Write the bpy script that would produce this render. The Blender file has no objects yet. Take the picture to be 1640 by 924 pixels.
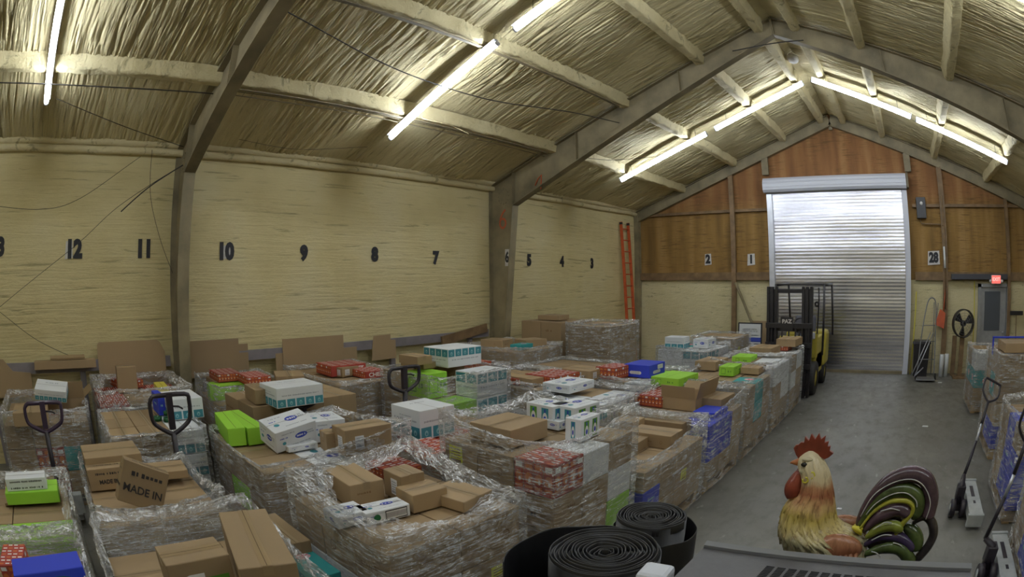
import bpy, bmesh, math, random
import numpy as np
from mathutils import Matrix, Vector, Euler
random.seed(7); RNG = np.random.RandomState(7)
SC = bpy.context.scene; COL = SC.collection; PI = math.pi

# ---------------- camera (wide security-camera lens, barrel distortion as a lens polynomial) ----------------
cam_d = bpy.data.cameras.new('camera'); cam = bpy.data.objects.new('camera', cam_d); COL.objects.link(cam)
cam.matrix_world = Matrix(((0.754534, -0.003544, 0.656251, 7.570750), (0.656202, 0.017416, -0.754384, 0.0),
                           (-0.008756, 0.999842, 0.015467, 2.259804), (0, 0, 0, 1)))
cam_d.type = 'PANO'
CC = cam_d.cycles if hasattr(cam_d, 'cycles') and hasattr(cam_d.cycles, 'panorama_type') else cam_d
CC.panorama_type = 'FISHEYE_LENS_POLYNOMIAL'; CC.fisheye_fov = 3.1; CC.fisheye_polynomial_k0 = 0
for i, k in enumerate((0.050284929260829614, -0.00023235263041911908, 3.826680617970559e-05, -6.33189976275778e-07)):
    setattr(CC, 'fisheye_polynomial_k%d' % (i + 1), -k)
cam_d.sensor_fit = 'HORIZONTAL'; cam_d.sensor_width = 36; cam_d.sensor_height = 36 * 924 / 1640
cam_d.clip_start = 0.02
SC.camera = cam
SC.view_settings.view_transform = 'Standard'; SC.view_settings.look = 'None'
SC.view_settings.gamma = 1; SC.view_settings.use_curve_mapping = False
SC.view_settings.exposure = 0.0
LAMP = 47.0                      # radiance of the fluorescent tubes
wd = bpy.data.worlds.new('world'); SC.world = wd; wd.use_nodes = True
wd.node_tree.nodes['Background'].inputs[0].default_value = (0.8, 0.9, 1, 1); wd.node_tree.nodes['Background'].inputs[1].default_value = 0.05
try:
    SC.cycles.use_denoising = True
    SC.cycles.max_bounces = 8; SC.cycles.diffuse_bounces = 4; SC.cycles.glossy_bounces = 3
    SC.cycles.transparent_max_bounces = 32; SC.cycles.transmission_bounces = 4; SC.cycles.sample_clamp_indirect = 6
    SC.cycles.caustics_reflective = False; SC.cycles.caustics_refractive = False
except Exception: pass

# ---------------- materials ----------------
MATS = {}
def nt(name):
    m = bpy.data.materials.new(name); m.use_nodes = True
    t = m.node_tree; t.nodes.clear()
    o = t.nodes.new('ShaderNodeOutputMaterial'); b = t.nodes.new('ShaderNodeBsdfPrincipled')
    t.links.new(b.outputs[0], o.inputs[0]); return m, t, b, o
def coords(t, scale=(1, 1, 1), kind='Object', rot=(0, 0, 0)):
    c = t.nodes.new('ShaderNodeTexCoord'); m = t.nodes.new('ShaderNodeMapping')
    m.inputs['Scale'].default_value = scale; m.inputs['Rotation'].default_value = rot
    t.links.new(c.outputs[kind], m.inputs[0]); return m.outputs[0]
def noise(t, vec, scale=5, detail=4, rough=.55, dist=0):
    n = t.nodes.new('ShaderNodeTexNoise'); n.inputs['Scale'].default_value = scale; n.inputs['Detail'].default_value = detail
    n.inputs['Roughness'].default_value = rough; n.inputs['Distortion'].default_value = dist
    t.links.new(vec, n.inputs['Vector']); return n.outputs['Fac']
def ramp(t, fac, stops):
    r = t.nodes.new('ShaderNodeValToRGB'); e = r.color_ramp.elements
    while len(e) < len(stops): e.new(.5)
    for x, (p, c) in zip(e, stops): x.position = p; x.color = (c if len(c) == 4 else (*c, 1)) if not isinstance(c, float) else (c, c, c, 1)
    t.links.new(fac, r.inputs[0]); return r.outputs[0]
def mixc(t, fac, a, b, mode='MIX'):
    m = t.nodes.new('ShaderNodeMix'); m.data_type = 'RGBA'; m.blend_type = mode
    for s, v in ((m.inputs[0], fac), (m.inputs[6], a), (m.inputs[7], b)):
        if hasattr(v, 'links'): t.links.new(v, s)
        elif isinstance(v, (tuple, list)): s.default_value = (*v[:3], 1)
        else: s.default_value = v
    return m.outputs[2]
def mth(t, op, a, b=0.0):
    m = t.nodes.new('ShaderNodeMath'); m.operation = op
    for s, v in ((m.inputs[0], a), (m.inputs[1], b)):
        if hasattr(v, 'links'): t.links.new(v, s)
        else: s.default_value = v
    return m.outputs[0]
def bump(t, b, h, strength=.5, dist=.02):
    n = t.nodes.new('ShaderNodeBump'); n.inputs['Strength'].default_value = strength; n.inputs['Distance'].default_value = dist
    t.links.new(h, n.inputs['Height']); t.links.new(n.outputs[0], b.inputs['Normal'])
def simple(name, col, rough=.6, metal=0.0, var=0.0, vscale=6, bmp=0.0, bscale=40, coat=0.0):
    if name in MATS: return MATS[name]
    m, t, b, o = nt(name); b.inputs['Roughness'].default_value = rough; b.inputs['Metallic'].default_value = metal
    b.inputs['Coat Weight'].default_value = coat
    b.inputs['Base Color'].default_value = (*col, 1)
    if var:
        v = coords(t); f = noise(t, v, vscale, 5)
        lo = tuple(max(0, c * (1 - var)) for c in col); hi = tuple(min(1, c * (1 + var)) for c in col)
        t.links.new(ramp(t, f, [(.3, lo), (.7, hi)]), b.inputs['Base Color'])
    if bmp:
        v = coords(t); bump(t, b, noise(t, v, bscale, 4), bmp, .01)
    MATS[name] = m; return m

def foam_mat(name, c0, c1, c2, streak, sc=1.0, bstr=.7):
    m, t, b, o = nt(name)
    v = coords(t, (1, 1, 1)); big = noise(t, v, .8, 3, .6); med = noise(t, v, 4, 4, .6)
    vs = coords(t, streak); st = noise(t, vs, 1.0, 6, .65, .6)
    col = ramp(t, big, [(.3, c0), (.5, c1), (.72, c2)])
    col = mixc(t, mth(t, 'MULTIPLY', med, .35), col, c2)
    col = mixc(t, ramp(t, st, [(.34, .75), (.41, 0.0)]), col, tuple(x * .55 for x in c0))
    t.links.new(col, b.inputs['Base Color']); b.inputs['Roughness'].default_value = .72
    h = mth(t, 'ADD', st, mth(t, 'MULTIPLY', noise(t, v, 22, 4, .6), .35))
    bump(t, b, h, bstr, .03); MATS[name] = m; return m
foam_wall = foam_mat('foam_wall', (.60, .50, .245), (.69, .59, .31), (.72, .64, .39), (.9, .95, 17), bstr=.8)
foam_low = foam_mat('foam_low', (.56, .49, .26), (.66, .58, .34), (.70, .63, .41), (3, 3, 18))
foam_roof = foam_mat('foam_roof', (.50, .42, .22), (.66, .565, .32), (.76, .68, .43), (1.1, 17, 1.1), bstr=1.0)
foam_trim = foam_mat('foam_trim', (.52, .44, .23), (.66, .57, .33), (.76, .68, .43), (5, 5, 5), bstr=1.0)

m, t, b, o = nt('brown_panel')            # brown sprayed boards of the gable wall
v = coords(t, (2.2, 1, .35)); pl = noise(t, v, 1.6, 3, .6); vs = coords(t, (1.8, 1, 34)); st = noise(t, vs, 1.2, 5, .6, .8)
gate = noise(t, coords(t, (1.4, 1, .9)), 1.3, 2)
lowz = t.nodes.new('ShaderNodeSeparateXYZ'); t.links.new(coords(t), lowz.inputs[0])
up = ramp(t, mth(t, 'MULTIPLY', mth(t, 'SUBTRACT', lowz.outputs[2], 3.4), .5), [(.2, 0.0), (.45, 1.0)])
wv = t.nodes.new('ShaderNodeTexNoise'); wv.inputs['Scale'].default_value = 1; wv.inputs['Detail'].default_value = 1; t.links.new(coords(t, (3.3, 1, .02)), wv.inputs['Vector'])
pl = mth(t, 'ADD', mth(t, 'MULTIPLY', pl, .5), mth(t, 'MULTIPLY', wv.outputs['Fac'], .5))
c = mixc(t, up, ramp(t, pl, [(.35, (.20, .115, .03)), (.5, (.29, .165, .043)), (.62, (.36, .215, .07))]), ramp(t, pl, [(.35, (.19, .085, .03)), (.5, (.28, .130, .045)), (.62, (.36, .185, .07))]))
c = mixc(t, mth(t, 'MULTIPLY', ramp(t, st, [(.38, 1.0), (.47, 0.0)]), ramp(t, gate, [(.40, 0.0), (.55, .75)])), c, (.13, .07, .02))
sp = noise(t, coords(t), 30, 2, .5); c = mixc(t, ramp(t, sp, [(.74, 0.0), (.77, .8)]), c, (.6, .48, .3))
t.links.new(c, b.inputs['Base Color']); b.inputs['Roughness'].default_value = .8; bump(t, b, st, .6, .02); MATS['brown_panel'] = m; brown_panel = m

m, t, b, o = nt('concrete')
v = coords(t); a1 = noise(t, v, .7, 5, .6); a2 = noise(t, coords(t, (1, .5, 1)), 5, 6, .65); a3 = noise(t, v, 60, 3)
c = ramp(t, a1, [(.3, (.135, .13, .115)), (.5, (.17, .165, .148)), (.7, (.21, .205, .185))])
c = mixc(t, ramp(t, a2, [(.35, .45), (.5, 0.0)]), c, (.105, .10, .085))
c = mixc(t, ramp(t, noise(t, coords(t, (1, .35, 1)), 9, 3, .5), [(.66, 0.0), (.72, .35)]), c, (.5, .49, .44))
t.links.new(c, b.inputs['Base Color']); t.links.new(ramp(t, a2, [(.3, .55), (.7, .36)]), b.inputs['Roughness'])
bump(t, b, a3, .08, .004); MATS['concrete'] = m; concrete = m

steel_p = simple('painted_steel', (.235, .195, .115), .6, 0, .38, 2.2, .2, 30)
steel_dark = simple('grimy_steel', (.20, .165, .10), .6, 0, .3, 3)
post_brown = simple('brown_post', (.20, .125, .06), .6, 0, .3, 5)
galv = simple('galvanised', (.60, .62, .68), .35, .8, .1, 4)
white_enamel = simple('white_enamel', (.62, .64, .72), .35, 0)
black_wire = simple('black_wire', (.03, .025, .02), .6)
black_paint = simple('black_lettering', (.02, .02, .025), .6)
white_patch = simple('white_patch', (.62, .60, .58), .7, 0, .12, 20)
m = simple('tube_light', (1, 1, 1)); bs = m.node_tree.nodes['Principled BSDF']
bs.inputs['Emission Color'].default_value = (.86, .93, 1.0, 1); bs.inputs['Emission Strength'].default_value = LAMP; tube_glow = m

# ---------------- mesh helpers ----------------
class MB:
    def __init__(s): s.v = []; s.f = []; s.m = []; s.sm = []
    def add(s, vs, fs, mi=0, smooth=False, M=None):
        k = len(s.v)
        s.v += [tuple(M @ Vector(p)) if M else tuple(p) for p in vs]
        s.f += [tuple(i + k for i in f) for f in fs]; s.m += [mi] * len(fs); s.sm += [smooth] * len(fs); return s
    def box(s, c, d, mi=0, rz=0.0, M=None, bev=0.0):
        x, y, z = (q / 2 for q in d)
        R = Matrix.Translation(c) @ Matrix.Rotation(rz, 4, 'Z')
        if M: R = M @ R
        if bev <= 0:
            return s.add([(-x, -y, -z), (x, -y, -z), (x, y, -z), (-x, y, -z), (-x, -y, z), (x, -y, z), (x, y, z), (-x, y, z)],
                         [(0, 3, 2, 1), (4, 5, 6, 7), (0, 1, 5, 4), (1, 2, 6, 5), (2, 3, 7, 6), (3, 0, 4, 7)], mi, False, R)
        bm = bmesh.new(); bmesh.ops.create_cube(bm, size=1)
        for q in bm.verts: q.co = Vector((q.co.x * d[0], q.co.y * d[1], q.co.z * d[2]))
        bmesh.ops.bevel(bm, geom=list(bm.edges), offset=bev, segments=2, affect='EDGES', profile=.5)
        s.bm(bm, mi, R); return s
    def bm(s, bm, mi=0, M=None, smooth=False):
        bm.verts.index_update(); s.add([q.co[:] for q in bm.verts], [[q.index for q in f.verts] for f in bm.faces], mi, smooth, M); bm.free(); return s
    def tube(s, pts, r, n=8, mi=0, caps=True, smooth=True, closed=False):
        P = [Vector(p) for p in pts]; N = len(P); rs = r if isinstance(r, (list, tuple)) else [r] * N
        T = [(P[(i + 1) % N] - P[i - 1]) if closed or 0 < i < N - 1 else (P[1] - P[0] if i == 0 else P[-1] - P[-2]) for i in range(N)]
        up = Vector((0, 0, 1)) if abs(T[0].normalized().z) < .9 else Vector((1, 0, 0))
        a = T[0].cross(up).normalized(); vs = []
        for p, tt, rr in zip(P, T, rs):
            tt = tt.normalized(); a = (a - tt * a.dot(tt)).normalized(); bb = tt.cross(a)
            for k in range(n):
                q = 2 * PI * k / n; vs.append(p + (a * math.cos(q) + bb * math.sin(q)) * rr)
        fs = [(i * n + k, i * n + (k + 1) % n, ((i + 1) % N) * n + (k + 1) % n, ((i + 1) % N) * n + k) for i in range(N if closed else N - 1) for k in range(n)]
        if caps and not closed: fs += [tuple(range(n))[::-1], tuple((N - 1) * n + k for k in range(n))]
        return s.add(vs, fs, mi, smooth)
    def lathe(s, prof, n=32, mi=0, M=None, smooth=True):
        vs = [(r * math.cos(2 * PI * k / n), r * math.sin(2 * PI * k / n), z) for r, z in prof for k in range(n)]
        fs = [(i * n + k, i * n + (k + 1) % n, (i + 1) * n + (k + 1) % n, (i + 1) * n + k) for i in range(len(prof) - 1) for k in range(n)]
        return s.add(vs, fs, mi, smooth, M)
    def prism(s, poly, h, mi=0, M=None):       # polygon in xy, extruded 0..h in z
        n = len(poly); vs = [(x, y, 0) for x, y in poly] + [(x, y, h) for x, y in poly]
        fs = [tuple(range(n))[::-1], tuple(range(n, 2 * n))] + [(i, (i + 1) % n, n + (i + 1) % n, n + i) for i in range(n)]
        return s.add(vs, fs, mi, False, M)
    def cyl(s, a, b, r, n=16, mi=0): return s.tube([a, b], r, n, mi)
    def build(s, name, mats, parent=None, loc=(0, 0, 0), rz=0.0, local=False):
        me = bpy.data.meshes.new(name); L = Vector(loc)
        vs = s.v if local or parent else [tuple(Vector(p) - L) for p in s.v]
        me.from_pydata(vs, [], s.f); 
        for q in (mats if isinstance(mats, (list, tuple)) else [mats]): me.materials.append(q)
        me.polygons.foreach_set('material_index', s.m); me.polygons.foreach_set('use_smooth', s.sm); me.update()
        o = bpy.data.objects.new(name, me); COL.objects.link(o)
        if parent: o.parent = parent
        else: o.location = loc; o.rotation_euler = (0, 0, rz)
        return o
def thing(name, label, cat, loc=(0, 0, 0), rz=0.0, group=None):
    o = bpy.data.objects.new(name, None); o.empty_display_size = .1; COL.objects.link(o); o.location = loc; o.rotation_euler = (0, 0, rz)
    return tag(o, label, cat, group)
def tag(o, label, cat, group=None):
    o['label'] = label; o['category'] = cat
    if group: o['group'] = group
    return o
def struct(o, label=None):
    o['kind'] = 'structure'
    if label: o['label'] = label
    return o
def stuff(o): o['kind'] = 'stuff'; return o
def text_mesh(mb, s, size, M, mi=0, depth=.002, bold=0.0, sx=1.0):
    cu = bpy.data.curves.new('t', 'FONT'); cu.body = s; cu.size = size; cu.extrude = depth; cu.align_x = 'CENTER'; cu.align_y = 'CENTER'; cu.offset = bold; cu.resolution_u = 3
    ob = bpy.data.objects.new('t', cu); COL.objects.link(ob)
    me = ob.to_mesh(); S = Matrix.Diagonal((sx, 1, 1, 1))
    mb.add([v.co[:] for v in me.vertices], [tuple(p.vertices) for p in me.polygons], mi, False, M @ S)
    ob.to_mesh_clear(); bpy.data.objects.remove(ob); bpy.data.curves.remove(cu); return mb
ROT_L = Matrix.Rotation(PI / 2, 4, 'Z') @ Matrix.Rotation(PI / 2, 4, 'X')   # text reading along +y, facing +x (left wall)
ROT_B = Matrix.Rotation(PI / 2, 4, 'X')                                     # facing -y (back wall)
def fnoise(x, y, seed, f0=1.0, oct=4, g=.55):
    r = np.random.RandomState(seed); out = np.zeros(np.broadcast(x, y).shape); a = 1.0; f = f0
    for _ in range(oct):
        for _ in range(3):
            th = r.rand() * 2 * PI; ph = r.rand() * 2 * PI
            out += a / 3 * np.sin(f * (x * math.cos(th) + y * math.sin(th)) * 2 * PI + ph + 1.3 * np.sin(f * .7 * (y * math.cos(th) - x * math.sin(th)) * 2 * PI + ph * 2))
        a *= g; f *= 1.9
    return out
# ---------------- the building ----------------
W, YB, YF, HT, SL = 11.88, 14.0, -4.5, 4.09, .379
AX = W / 2; AP = HT + SL * AX
def roofz(x): return HT + SL * min(x, W - x)
struct(MB().box((W / 2, (YB + YF) / 2, -.1), (W + .4, YB - YF + .4, .2)).build('floor', concrete))
def wall(name, mats, parts):
    mb = MB()
    for p in parts: mb.box(*p)
    return struct(mb.build(name, mats))
wall('wall_left', foam_wall, [((-.1, (YB + YF) / 2, 2.05), (.2, YB - YF, 4.1))])
wall('wall_right', foam_wall, [((W + .1, (YB + YF) / 2, 2.05), (.2, YB - YF, 4.1))])
def gable(name, y, th, mats, zsplit):
    mb = MB(); M = Matrix(((1, 0, 0, 0), (0, 0, 1, y), (0, 1, 0, 0), (0, 0, 0, 1)))
    mb.prism([(0, 0), (W, 0), (W, zsplit), (0, zsplit)], th, 1, M)
    mb.prism([(0, zsplit), (W, zsplit), (W, HT + .05), (AX, AP + .05), (0, HT + .05)], th, 0, M)
    return struct(mb.build(name, mats))
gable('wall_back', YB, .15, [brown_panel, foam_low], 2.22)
gable('wall_front', YF - .15, .15, [foam_wall, foam_low], 2.2)
# ceiling: sprayed foam over the roof sheets, ridged along the slope, sagging between purlins
PURL = [0.03, 1.53, 3.08, 4.55, 5.68]; PURR = [6.33, 7.40, 8.86, 10.37, W - .03]
def slope(mb, side):
    nu, nv = 46, 1500; L = AX
    u = np.linspace(0, AX, nu)[:, None]; v = np.linspace(YF, YB, nv)[None, :]
    sd = 3 if side == 'L' else 11
    wob = .10 * fnoise(u * .5, v * .6, sd + 5, .8, 2); rid = fnoise(u * .22 + v * .03, (v + wob) * 4.2, sd, 1.25, 4, .8); rid = 1 - np.abs(rid) * 1.5
    low = fnoise(u * .5, v * .5, sd + 1, .6, 3)
    amp = .016 + .011 * np.clip(low * 1.6, -1, 1)
    d = rid * amp + .02 * low
    z = HT + SL * u + .02 - d; x = u + 0 * v
    if side == 'R': x = W - x
    vs = [(float(x[i, j]), float(v[0, j]), float(z[i, j])) for i in range(nu) for j in range(nv)]
    fs = [(i * nv + j, i * nv + j + 1, (i + 1) * nv + j + 1, (i + 1) * nv + j) for i in range(nu - 1) for j in range(nv - 1)]
    mb.add(vs, fs, 0, True)
mb = MB(); slope(mb, 'L'); slope(mb, 'R')
for sx in (-1, 1):                         # outer roof skin above the foam
    a = math.atan(SL); cx = AX + sx * AX / 2
    M = Matrix.Translation((cx, (YB + YF) / 2, (HT + AP) / 2 + .14)) @ Matrix.Rotation(sx * a, 4, 'Y')
    mb.box((0, 0, 0), (AX / math.cos(a) + .2, YB - YF + .3, .05), 0, 0, M)
struct(mb.build('ceiling', foam_roof))
def lumpy(name, x, w, h, seed, top=None, mat=foam_trim, y0=YF, y1=YB):
    n = 420; ys = np.linspace(y0, y1, n); k = 10; vs = []
    rr = [fnoise(ys, ys * 0 + i * .3, seed + i, 1.2, 5, .75) for i in range(k)]
    zt = roofz(x) if top is None else top
    for j in range(n):
        for i in range(k):
            q = PI * i / (k - 1); s = 1 + .16 * rr[i][j]
            vs.append((x + math.copysign(abs(math.cos(q)) ** .35, math.cos(q)) * w / 2 * (1 + .10 * rr[i][j]) * (1.35 if i in (0, k - 1) else 1), ys[j], zt + .06 - (math.sin(q) ** .35) * (h + .06) * (1 + .06 * rr[(i + 3) % k][j])))
    fs = [(j * k + i, j * k + i + 1, (j + 1) * k + i + 1, (j + 1) * k + i) for j in range(n - 1) for i in range(k - 1)]
    return struct(MB().add(vs, fs, 0, True).build(name, mat))
for i, x in enumerate(PURL[1:] + PURR[:-1]): lumpy('trim_%d' % (i + 1), x, .17, .13, 20 + i * 7)
# eave struts (foam covered tube and ledge along the top of the side walls)
def eave(name, x, s):
    mb = MB(); n = 120
    for rad, dx, dz, sd in ((.055, .05, .03, 5), (.06, .06, .14, 9), (.05, .10, .24, 14)):
        ys = np.linspace(YF, YB, n); w = fnoise(ys, ys * 0, sd, .4, 3)
        mb.tube([(x + s * (dx + .012 * w[i]), ys[i], 4.0 + dz + .012 * w[-i]) for i in range(n)], rad, 10)
    return struct(mb.build(name, foam_trim))
eave('trim_9', 0, 1); eave('trim_10', W, -1)
for i, (x, z) in enumerate([(1.53, 4.50), (3.08, 5.09)]):       # dark open lip of the cold-formed purlins
    mb = MB(); mb.box((x + .015, (1.95 + 7.9) / 2, z + .005), (.05, 5.9, .012)); struct(mb.build('trim_%d' % (11 + i), steel_dark))

# ---------------- steel portal frames ----------------
def frame(y, depth_knee, depth_base, depth_apex, label, fw=.17, web_off=0.0):
    r = thing('portal_frame', label, 'steel frame', (AX, y, 0), 0, None)
    def pl(name, mb): return mb.build(name, steel_p, r)
    for s in (-1, 1):
        X = lambda x: s * (AX - x)          # local x of a point measured from the side wall
        mb = MB(); M = Matrix(((1, 0, 0, 0), (0, 0, 1, 0), (0, 1, 0, 0), (0, 0, 0, 1)))
        zk = 3.66
        def plate(a, b, t=.014, w=fw):      # flange plate from a to b in the frame plane
            a, b = Vector((a[0], 0, a[1])), Vector((b[0], 0, b[1])); d = (b - a); L = d.length
            ang = math.atan2(d.z, d.x); Mx = Matrix.Translation((a + b) / 2) @ Matrix.Rotation(-ang, 4, 'Y')
            mb.box((0, 0, 0), (L, w, t), 0, 0, Mx)
        mb.prism([(X(.03), 0), (X(depth_base), 0), (X(depth_knee), zk), (X(.03), 4.05)], .012, 0, M)
        plate((X(.03), 0), (X(.03), 4.06)); plate((X(depth_base), 0), (X(depth_knee), zk))
        mb.box((X((.03 + depth_base) / 2), 0, .01), (depth_base + .05, fw + .06, .02))
        b = mb
        for q in range(12):
            an = 2 * PI * q / 12
            cx_, cz_ = X((.03 + depth_knee) / 2), 3.86
            b.cyl((cx_ + math.cos(an) * .13, -.012, cz_ + math.sin(an) * .15), (cx_ + math.cos(an) * .13, -.002, cz_ + math.sin(an) * .15), .012, 6)
        pl('column', mb)
        mb = MB(); zb = AP - depth_apex / math.cos(math.atan(SL))
        mb.prism([(X(.03), 4.05), (X(depth_knee), zk), (X(AX), zb), (X(AX), AP - .02), (X(.03), HT - .02)], .012, 0, M)
        plate((X(depth_knee) , zk), (X(AX), zb)); plate((X(.03), HT - .025), (X(AX), AP - .025))
        mb.box((X(depth_knee), 0, (zk + roofz(depth_knee)) / 2), (.012, fw, roofz(depth_knee) - zk - .03))
        mb.box((X(AX - .012), 0, (zb + AP) / 2), (.016, fw, AP - zb))
        for q in (.35, .7): 
            xx = AX * q; zl = zk + (zb - zk) * (xx - depth_knee) / (AX - depth_knee); mb.box((X(xx), 0, (zl + roofz(xx)) / 2 - .02), (.008, fw * .9, roofz(xx) - zl - .06))
        pl('rafter', mb)
    return r
frame(1.86, .62, .28, .30, 'nearest grey-brown steel portal frame crossing at upper left, between wall numbers 11 and 10')
frame(8.10, .62, .28, .30, 'second steel portal frame peaking above mid room, column marked with rust-red number')
r = thing('gable_frame', 'shallow steel gable frame against the brown end wall above the roll-up door', 'steel frame', (AX, 13.9, 0))
for s in (-1, 1):
    mb = MB(); a = math.atan(SL)
    M = Matrix.Translation((s * AX / 2, 0, (HT + AP) / 2 - .17)) @ Matrix.Rotation(s * a, 4, 'Y')
    L = AX / math.cos(a)
    mb.box((0, 0, 0), (L, .012, .27), 0, 0, M); mb.box((0, 0, .135), (L, .16, .014), 0, 0, M); mb.box((0, 0, -.135), (L, .16, .014), 0, 0, M)
    mb.build('rafter', steel_p, r)
    mb = MB(); mb.box((s * (AX - .08), 0, 2), (.14, .14, 4.0)); mb.build('column', steel_p, r)
# girts and posts of the end wall
mb = MB()
for x0, x1 in ((.15, 4.0), (8.05, W - .15)):
    mb.box(((x0 + x1) / 2, YB - .05, 3.98), (x1 - x0, .1, .07)); mb.box(((x0 + x1) / 2, YB - .05, 2.31), (x1 - x0, .1, .2))
struct(mb.build('trim_13', post_brown))
for i, (x, w, z0) in enumerate([(2.95, .11, 0), (3.97, .16, 4.85), (8.02, .16, 4.80), (8.93, .13, 0), (10.92, .09, 0)]):
    mb = MB(); zt = roofz(x) - .3; mb.box((x, YB - .10, (z0 + zt) / 2), (w, .1, zt - z0)); mb.box((x, YB - .155, (z0 + zt) / 2), (w * 1.15, .012, zt - z0))
    struct(mb.build('trim_%d' % (14 + i), post_brown if i in (0, 3, 4) else steel_p))
mb = MB(); mb.box((AX + .0, YB - .05, 5.99), (.1, .09, .12)); struct(mb.build('trim_19', steel_dark))

# ---------------- roll-up door ----------------
m, t, b, o = nt('roll_curtain'); b.inputs['Metallic'].default_value = 1.0
v = coords(t, (.25, 1, 3)); w = noise(t, v, 3, 4, .6)
t.links.new(ramp(t, w, [(.3, (.50, .50, .56)), (.7, (.74, .75, .80))]), b.inputs['Base Color']); b.inputs['Roughness'].default_value = .24
bump(t, b, noise(t, coords(t, (.30, 1, 4)), 2.2, 3, .55), .12, .012); curtain_mat = m
d = struct(MB().box((5.93, YB - .16, 4.32), (3.62, .05, .06)).build('door_1', steel_p))
z = 0.06; prof = []
while z < 4.36:
    prof += [(0, z), (.0014, z + .018), (.0020, z + .036), (.0016, z + .055), (.0005, z + .074)]; z += .083
vs = []; fs = []
for k, (dy, zz) in enumerate(prof): vs += [(4.12, YB - .20 - dy, zz), (5.93, YB - .20 - dy - .006 * math.sin(zz * 9), zz), (7.76, YB - .20 - dy, zz)]
for k in range(len(prof) - 1):
    for j in (0, 1): fs.append((k * 3 + j, k * 3 + j + 1, (k + 1) * 3 + j + 1, (k + 1) * 3 + j))
MB().add(vs, fs, 0, True).build('curtain', curtain_mat, d)
MB().box((5.94, YB - .21, .035), (3.66, .06, .07)).build('bottom_bar', steel_dark, d)
mb = MB(); hood = [(.02, 4.36), (-.30, 4.36), (-.36, 4.42), (-.37, 4.56), (-.34, 4.66), (-.27, 4.72), (.02, 4.74)]
M = Matrix(((0, 0, 1, 3.94), (1, 0, 0, YB - .1), (0, 1, 0, 0), (0, 0, 0, 1)))
mb.prism(hood, 3.98, 0, M); mb.box((5.93, YB - .475, 4.49), (3.98, .01, .015)); mb.box((5.93, YB - .472, 4.60), (3.98, .01, .012)); mb.build('hood', white_enamel, d)
for x in (4.05, 7.84): MB().box((x, YB - .2, 2.17), (.15, .12, 4.34), 0, 0, None, .006).build('guide_rail', white_enamel if x > 5 else galv, d)
MB().box((7.96, YB - .3, 4.55), (.05, .3, .36)).build('end_bracket', steel_dark, d)

# ---------------- exit door ----------------
grey_paint = simple('grey_paint', (.30, .30, .30), .5, 0, .1, 8); dark_glass = simple('dark_glass', (.09, .10, .12), .15)
d = MB(); d.box((9.99, YB - .06, 1.07), (.09, .12, 2.14)); d.box((10.90, YB - .06, 1.07), (.09, .12, 2.14)); d.box((10.445, YB - .06, 2.1), (1.0, .12, .08))
d = struct(d.build('door_2', grey_paint))
lf = MB(); lf.box((10.44, YB - .045, 1.03), (.81, .05, 2.05), 0, 0, None, .004).build('door_leaf', grey_paint, d)
MB().box((10.40, YB - .075, 1.50), (.50, .012, .92)).build('pane', dark_glass, d)
MB().cyl((10.76, YB - .07, 1.0), (10.76, YB - .13, 1.0), .022, 12).build('door_knob', galv, d)
# ---------------- fluorescent tube lamps under the purlins ----------------
def tube_lamp(xa, xb, y, label, yb=None, group=None):
    yb = y if yb is None else yb
    zo = .26
    a = Vector((xa, y, roofz(xa) - zo)); c = Vector((xb, yb, roofz(xb) - zo)); mid = (a + c) / 2
    r = thing('tube_lamp', label, 'lamp', mid, 0, group)
    a -= mid; c -= mid; u = (c - a).normalized()
    MB().tube([a, a + u * .01, c - u * .01, c], [.026, .032, .032, .026], 12).build('tube', tube_glow, r)
    o = Vector((0, 0, .05)); mb = MB(); sd = u.cross(Vector((0, 0, 1))).normalized(); up_ = sd.cross(u); L_ = (c - a).length + .05
    Mx = Matrix((( *u, 0), (*sd, 0), (*up_, 0), (0, 0, 0, 1))).transposed(); Mx = Matrix(((u.x, sd.x, up_.x, 0), (u.y, sd.y, up_.y, 0), (u.z, sd.z, up_.z, 0), (0, 0, 0, 1)))
    mb.box((0, 0, .055), (L_, .05, .035), 0, 0, Mx); mb.box((0, .038, .040), (L_, .05, .003), 0, 0, Mx @ Matrix.Rotation(.35, 4, 'X')); mb.box((0, -.038, .040), (L_, .05, .003), 0, 0, Mx @ Matrix.Rotation(-.35, 4, 'X')); mb.build('reflector_housing', white_enamel, r)
    for q in (a - u * .02, c + u * .02): MB().cyl(q - u * .012, q + u * .012, .036, 12).build('end_cap', white_enamel, r)
    for f in (.12, .88):
        p = a + (c - a) * f; p2 = p + Vector((0, 0, .24)); MB().cyl(p + o, p2, .004, 5).build('hanger', black_wire, r)
tube_lamp(1.22, 3.30, 4.72, 'long tube lamp under the left roof slope, in the middle of the photo', 4.66)
tube_lamp(3.62, 5.75, 4.66, 'tube lamp whose lower end shows at the top edge of the photo')
tube_lamp(1.21, 3.35, -.43, 'tube lamp at the top left corner above wall number 12', -.52)
tube_lamp(1.48, 3.56, 10.65, 'lowest tube lamp on the left slope before the brown end wall')
tube_lamp(3.80, 5.86, 10.65, 'tube lamp left of the ridge, its upper end at the peak')
tube_lamp(6.13, 8.14, 10.36, 'tube lamp right of the ridge, its upper end at the peak', 10.62)
tube_lamp(8.28, 10.34, 10.66, 'lowest tube lamp on the right slope before the end wall', 10.84)
for x0, x1, y in ((6.13, 8.2, 4.7), (8.4, 10.5, 4.7), (3.62, 5.75, -.5), (6.13, 8.2, -.5), (8.4, 10.5, -.5)):
    tube_lamp(x0, x1, y, 'tube lamp of the same row, up under the roof beyond the top edge', None, 'tube lamps beyond the top edge of the photo')
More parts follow.
